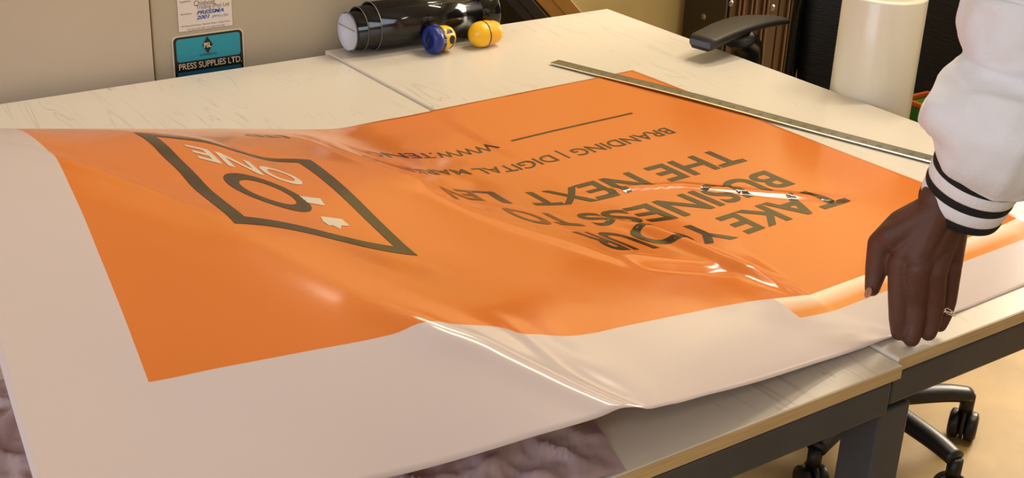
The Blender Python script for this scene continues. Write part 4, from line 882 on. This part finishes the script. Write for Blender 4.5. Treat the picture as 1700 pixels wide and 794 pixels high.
# palm, back of the hand, wrist
c0 = H(1592, 347, .150); c1 = H(1628, 279, .205)
WA, WB = H(1556, 350, .152), H(1580, 346, .152)
for a, ra_, b, rb_ in ((WA, .0180, H(1505, 418, .105), .0155), (WA, .0180, H(1524, 425, .103), .0165), (WB, .0195, H(1540, 425, .102), .0165),
                       (WB, .0195, H(1556, 425, .100), .0160), (WB, .0190, H(1578, 425, .095), .0142), (WA, .0170, H(1480, 392, .118), .0165)):
    chain([a, b], [ra_, rb_])
chain([H(1556, 330, .164), WA], [.0195, .0180]); chain([H(1590, 330, .165), WB], [.0215, .0195]); chain([H(1565, 335, .160), H(1564, 352, .150)], [.023, .021])
chain([c1 + (c1 - c0) * .8, c1, H(1585, 335, .163)], [.030, .028, .024])
chain([c1, H(1560, 335, .160)], [.025, .021])
remesh('left_hand', bm, .0017, M['skin'], per, 9)
# nail of the thumb
n0 = H(1449, 486, .055); d = (H(1447, 497, .05) - n0).normalized()
toc = (CAM - n0).normalized()
def ellipsoid(c_, ax, r3):
    bm = bmesh.new(); bmesh.ops.create_uvsphere(bm, u_segments=20, v_segments=12, radius=1)
    Mx = Matrix((ax[0] * r3[0], ax[1] * r3[1], ax[2] * r3[2])).transposed()
    for v in bm.verts: v.co = Mx @ v.co + c_
    return bm
sx_ = d.cross(toc).normalized(); lft = ray(1400, 490).normalized()
side = (H(1440, 486, .055) - n0).normalized()
bm = ellipsoid(n0 + side * .0052 + toc * .0035, (d, (side * .7 + toc * .7).cross(d).normalized(), (side * .7 + toc * .7).normalized()), (.0068, .0048, .0016))
for v in bm.verts: v.co -= PL
o = obj('thumb_nail', bm, M['nail'], per, True)
# silver ring with open leaves on the little/ring finger
rc = H(1567, 519, .034); dn = (H(1566, 530, .028) - H(1573, 500, .045)).normalized()
rx = dn.cross(toc).normalized(); ry_ = rx.cross(dn).normalized()
bm = bmesh.new(); pts = [rc + (rx * math.cos(a) + ry_ * math.sin(a)) * .0112 for a in [2 * pi * k / 40 for k in range(41)]]
tube(bm, pts, .0008, 8, caps=False)
for v in bm.verts: v.co -= PL
rg = obj('silver_ring', bm, M['silver'], per, True); rg['label'] = 'silver ring with open leaf loops'
for sg, ofs in ((-1, .000), (1, .001)):
    c0 = rc + ry_ * .0118 + rx * (sg * .0058); pts = []
    for k in range(25):
        a = 2 * pi * k / 24
        lx = .0062 * math.cos(a); ly = .0024 * math.sin(a) * (1 - .5 * math.cos(a) * sg)
        pts.append(c0 + rx * lx + dn * (ly + ofs + sg * lx * .25) + ry_ * (-.35 * abs(lx + sg * .0058) ** 1.0))
    bm = tube(bmesh.new(), pts, .0007, 8, caps=False)
    for v in bm.verts: v.co -= PL
    obj('ring_leaf', bm, M['silver'], rg, True)
# cuff: rib-knit bands around the wrist
c0 = H(1592, 347, .150); c1 = H(1628, 279, .205)
ax = (c1 - c0)
axn = ax.normalized()
def ring_tube(f0, f1, r0, r1, m, name, th=.0035, flut=0.0):
    bm = bmesh.new(); n = 10; pts = []; rr2 = []
    for k in range(n + 1):
        u = k / n; pts.append(c0 + ax * (f0 + (f1 - f0) * u)); q = r0 + (r1 - r0) * u; rr2.append(q + .0008 * math.sin(u * pi))
    pts += pts[::-1]; rr2 += [q - th for q in rr2[::-1]]
    up = Vector((0, 0, 1)); x = axn.cross(toc).normalized(); y = x.cross(axn).normalized(); rings = []
    for p_, q in zip(pts, rr2):
        rings.append([bm.verts.new(p_ + (x * math.cos(a) * q + y * math.sin(a) * q * .82) * (1 + flut * math.sin(a * 60))) for a in [2 * pi * k / 120 for k in range(120)]])
    rings.append(rings[0])
    for a, b in zip(rings, rings[1:]):
        for k in range(120): bm.faces.new((a[k], a[(k + 1) % 120], b[(k + 1) % 120], b[k]))
    for v in bm.verts: v.co -= PL
    return obj(name, bm, m, per, True)
cl = [(-.03, .15, 'knit_b'), (.15, .42, 'knit_w'), (.42, .60, 'knit_b'), (.60, .86, 'knit_w'), (.86, 1.05, 'knit_b')]
for a, b, k_ in cl:
    ring_tube(a, b, .0445 + .004 * a, .0445 + .004 * b, M[k_], 'cuff_band', flut=.006)['label'] = ('black' if k_[-1] == 'b' else 'white') + ' rib-knit band of the jacket cuff'
# sleeve
sp_ = [H(1633, 272, .206), H(1639, 262, .214), H(1654, 238, .234), H(1662, 205, .255), H(1676, 160, .282), H(1692, 118, .308), H(1703, 75, .334), H(1722, 10, .372), H(1752, -70, .42), Vector((1.262, .742, 1.20)), Vector((1.31, .66, 1.26)), Vector((1.37, .54, 1.36)), Vector((1.43, .44, 1.41))]
sr_ = [.045, .053, .066, .076, .071, .059, .064, .069, .068, .070, .074, .085, .082]
NP = 110; sps = spline(sp_, NP); srs = [v.x for v in spline([(r, 0, 0) for r in sr_], NP)]
def folds(u, a):
    v = Vector((math.cos(a) * 1.1, math.sin(a) * 1.1, u * 9))
    n_ = noise.noise(v * 1.3) * .10 + (1 - 2 * abs(noise.noise(v * 1.0 + Vector((5, 2, 1))))) * .07 + (1 - 2 * abs(noise.noise(v * 2.3 + Vector((1, 9, 1))))) * .03
    e = min(1, u / .05)
    return 1 + n_ * e
bm = tube(bmesh.new(), sps, srs, 96, True, fn=folds)
for v in bm.verts: v.co -= PL
obj('left_sleeve', bm, M['fleece'], per, True)
# the rest of the figure, standing at the table front to the right of the picture
def body_bm():
    b = bmesh.new()
    global bm
    bm = b
    chain([(1.585, .30, 1.52), (1.58, .27, 1.40)], [.055, .06])
    chain([(1.585, .31, 1.63), (1.585, .345, 1.585)], [.098, .078]); chain([(1.585, .335, 1.54), (1.585, .36, 1.525)], [.06, .04])
    chain([(1.585, .432, 1.605), (1.585, .448, 1.578)], [.010, .016])                       # nose
    chain([(1.565, .425, 1.535), (1.605, .425, 1.535)], [.012, .012])                       # mouth
    for s_ in (-1, 1):
        chain([(1.585 + s_ * .098, .315, 1.60), (1.585 + s_ * .098, .32, 1.57)], [.022, .016])
        chain([(1.585 + s_ * .085, .28, .90), (1.585 + s_ * .10, .30, .50), (1.585 + s_ * .10, .27, .10)], [.085, .06, .042])
    chain([(1.58, .27, 1.36), (1.58, .275, 1.15), (1.58, .28, .95)], [.12, .115, .125])
    chain([(1.74, .28, 1.38), (1.81, .33, 1.12), (1.80, .52, .96), (1.79, .60, .90)], [.055, .045, .034, .025])
    chain([(1.79, .59, .91), (1.785, .66, .86)], [.028, .030])
    for k, dx in enumerate((-.030, -.010, .010, .030)):
        chain([(1.785 + dx, .66, .86), (1.785 + dx * 1.2, .715 - .004 * abs(k - 1), .835), (1.785 + dx * 1.2, .735 - .004 * abs(k - 1), .80)], [.011, .010, .009])
    chain([(1.765, .62, .88), (1.74, .66, .86), (1.735, .69, .835)], [.014, .012, .010])
    return b
remesh('body', body_bm(), .007, M['skin'], per, 3)
for s_ in (-1, 1):
    for nm, r, m_, yy in (('eye', .012, M['white'], .415), ('pupil', .0065, M['hair'], .4235)):
        b = ellipsoid(Vector((1.585 + s_ * .034, yy, 1.605)) - PL, (Vector((1, 0, 0)), Vector((0, 1, 0)), Vector((0, 0, 1))), (r, r * .6, r * .7)); obj(nm, b, m_, per, True)
bm = bmesh.new(); bmesh.ops.create_uvsphere(bm, u_segments=32, v_segments=20, radius=1)
bmesh.ops.delete(bm, geom=[v for v in bm.verts if v.co.z < -.15 or (v.co.y > .55 and v.co.z < .45)], context='VERTS')
for v in bm.verts: v.co = Vector((1.585 + v.co.x * .108, .295 + v.co.y * .118, 1.63 + v.co.z * .108)) - PL
obj('hair', bm, M['hair'], per, True)
bm = bmesh.new(); chain([(1.585, .27, 1.38), (1.585, .28, 1.15), (1.585, .28, .93)], [.135, .145, .142])
chain([(1.47, .36, 1.40), (1.585, .27, 1.40), (1.73, .27, 1.39)], [.075, .09, .075]); chain([(1.74, .28, 1.38), (1.81, .33, 1.12), (1.80, .50, .97)], [.078, .072, .05])
remesh('jacket', bm, .009, M['fleece'], per, 6)
bm = bmesh.new()
for s_ in (-1, 1): chain([(1.585 + s_ * .075, .28, .92), (1.585 + s_ * .10, .30, .50), (1.585 + s_ * .10, .27, .08)], [.105, .082, .065])
remesh('trousers', bm, .010, M['jeans'], per, 4)
for s_ in (-1, 1):
    bm = bmesh.new(); chain([(1.585 + s_ * .10, .24, .045), (1.585 + s_ * .105, .40, .036)], [.042, .036])
    for v in bm.verts: v.co.z = max(v.co.z, .003)
    remesh('shoe', bm, .006, M['shoe'], per, 3)
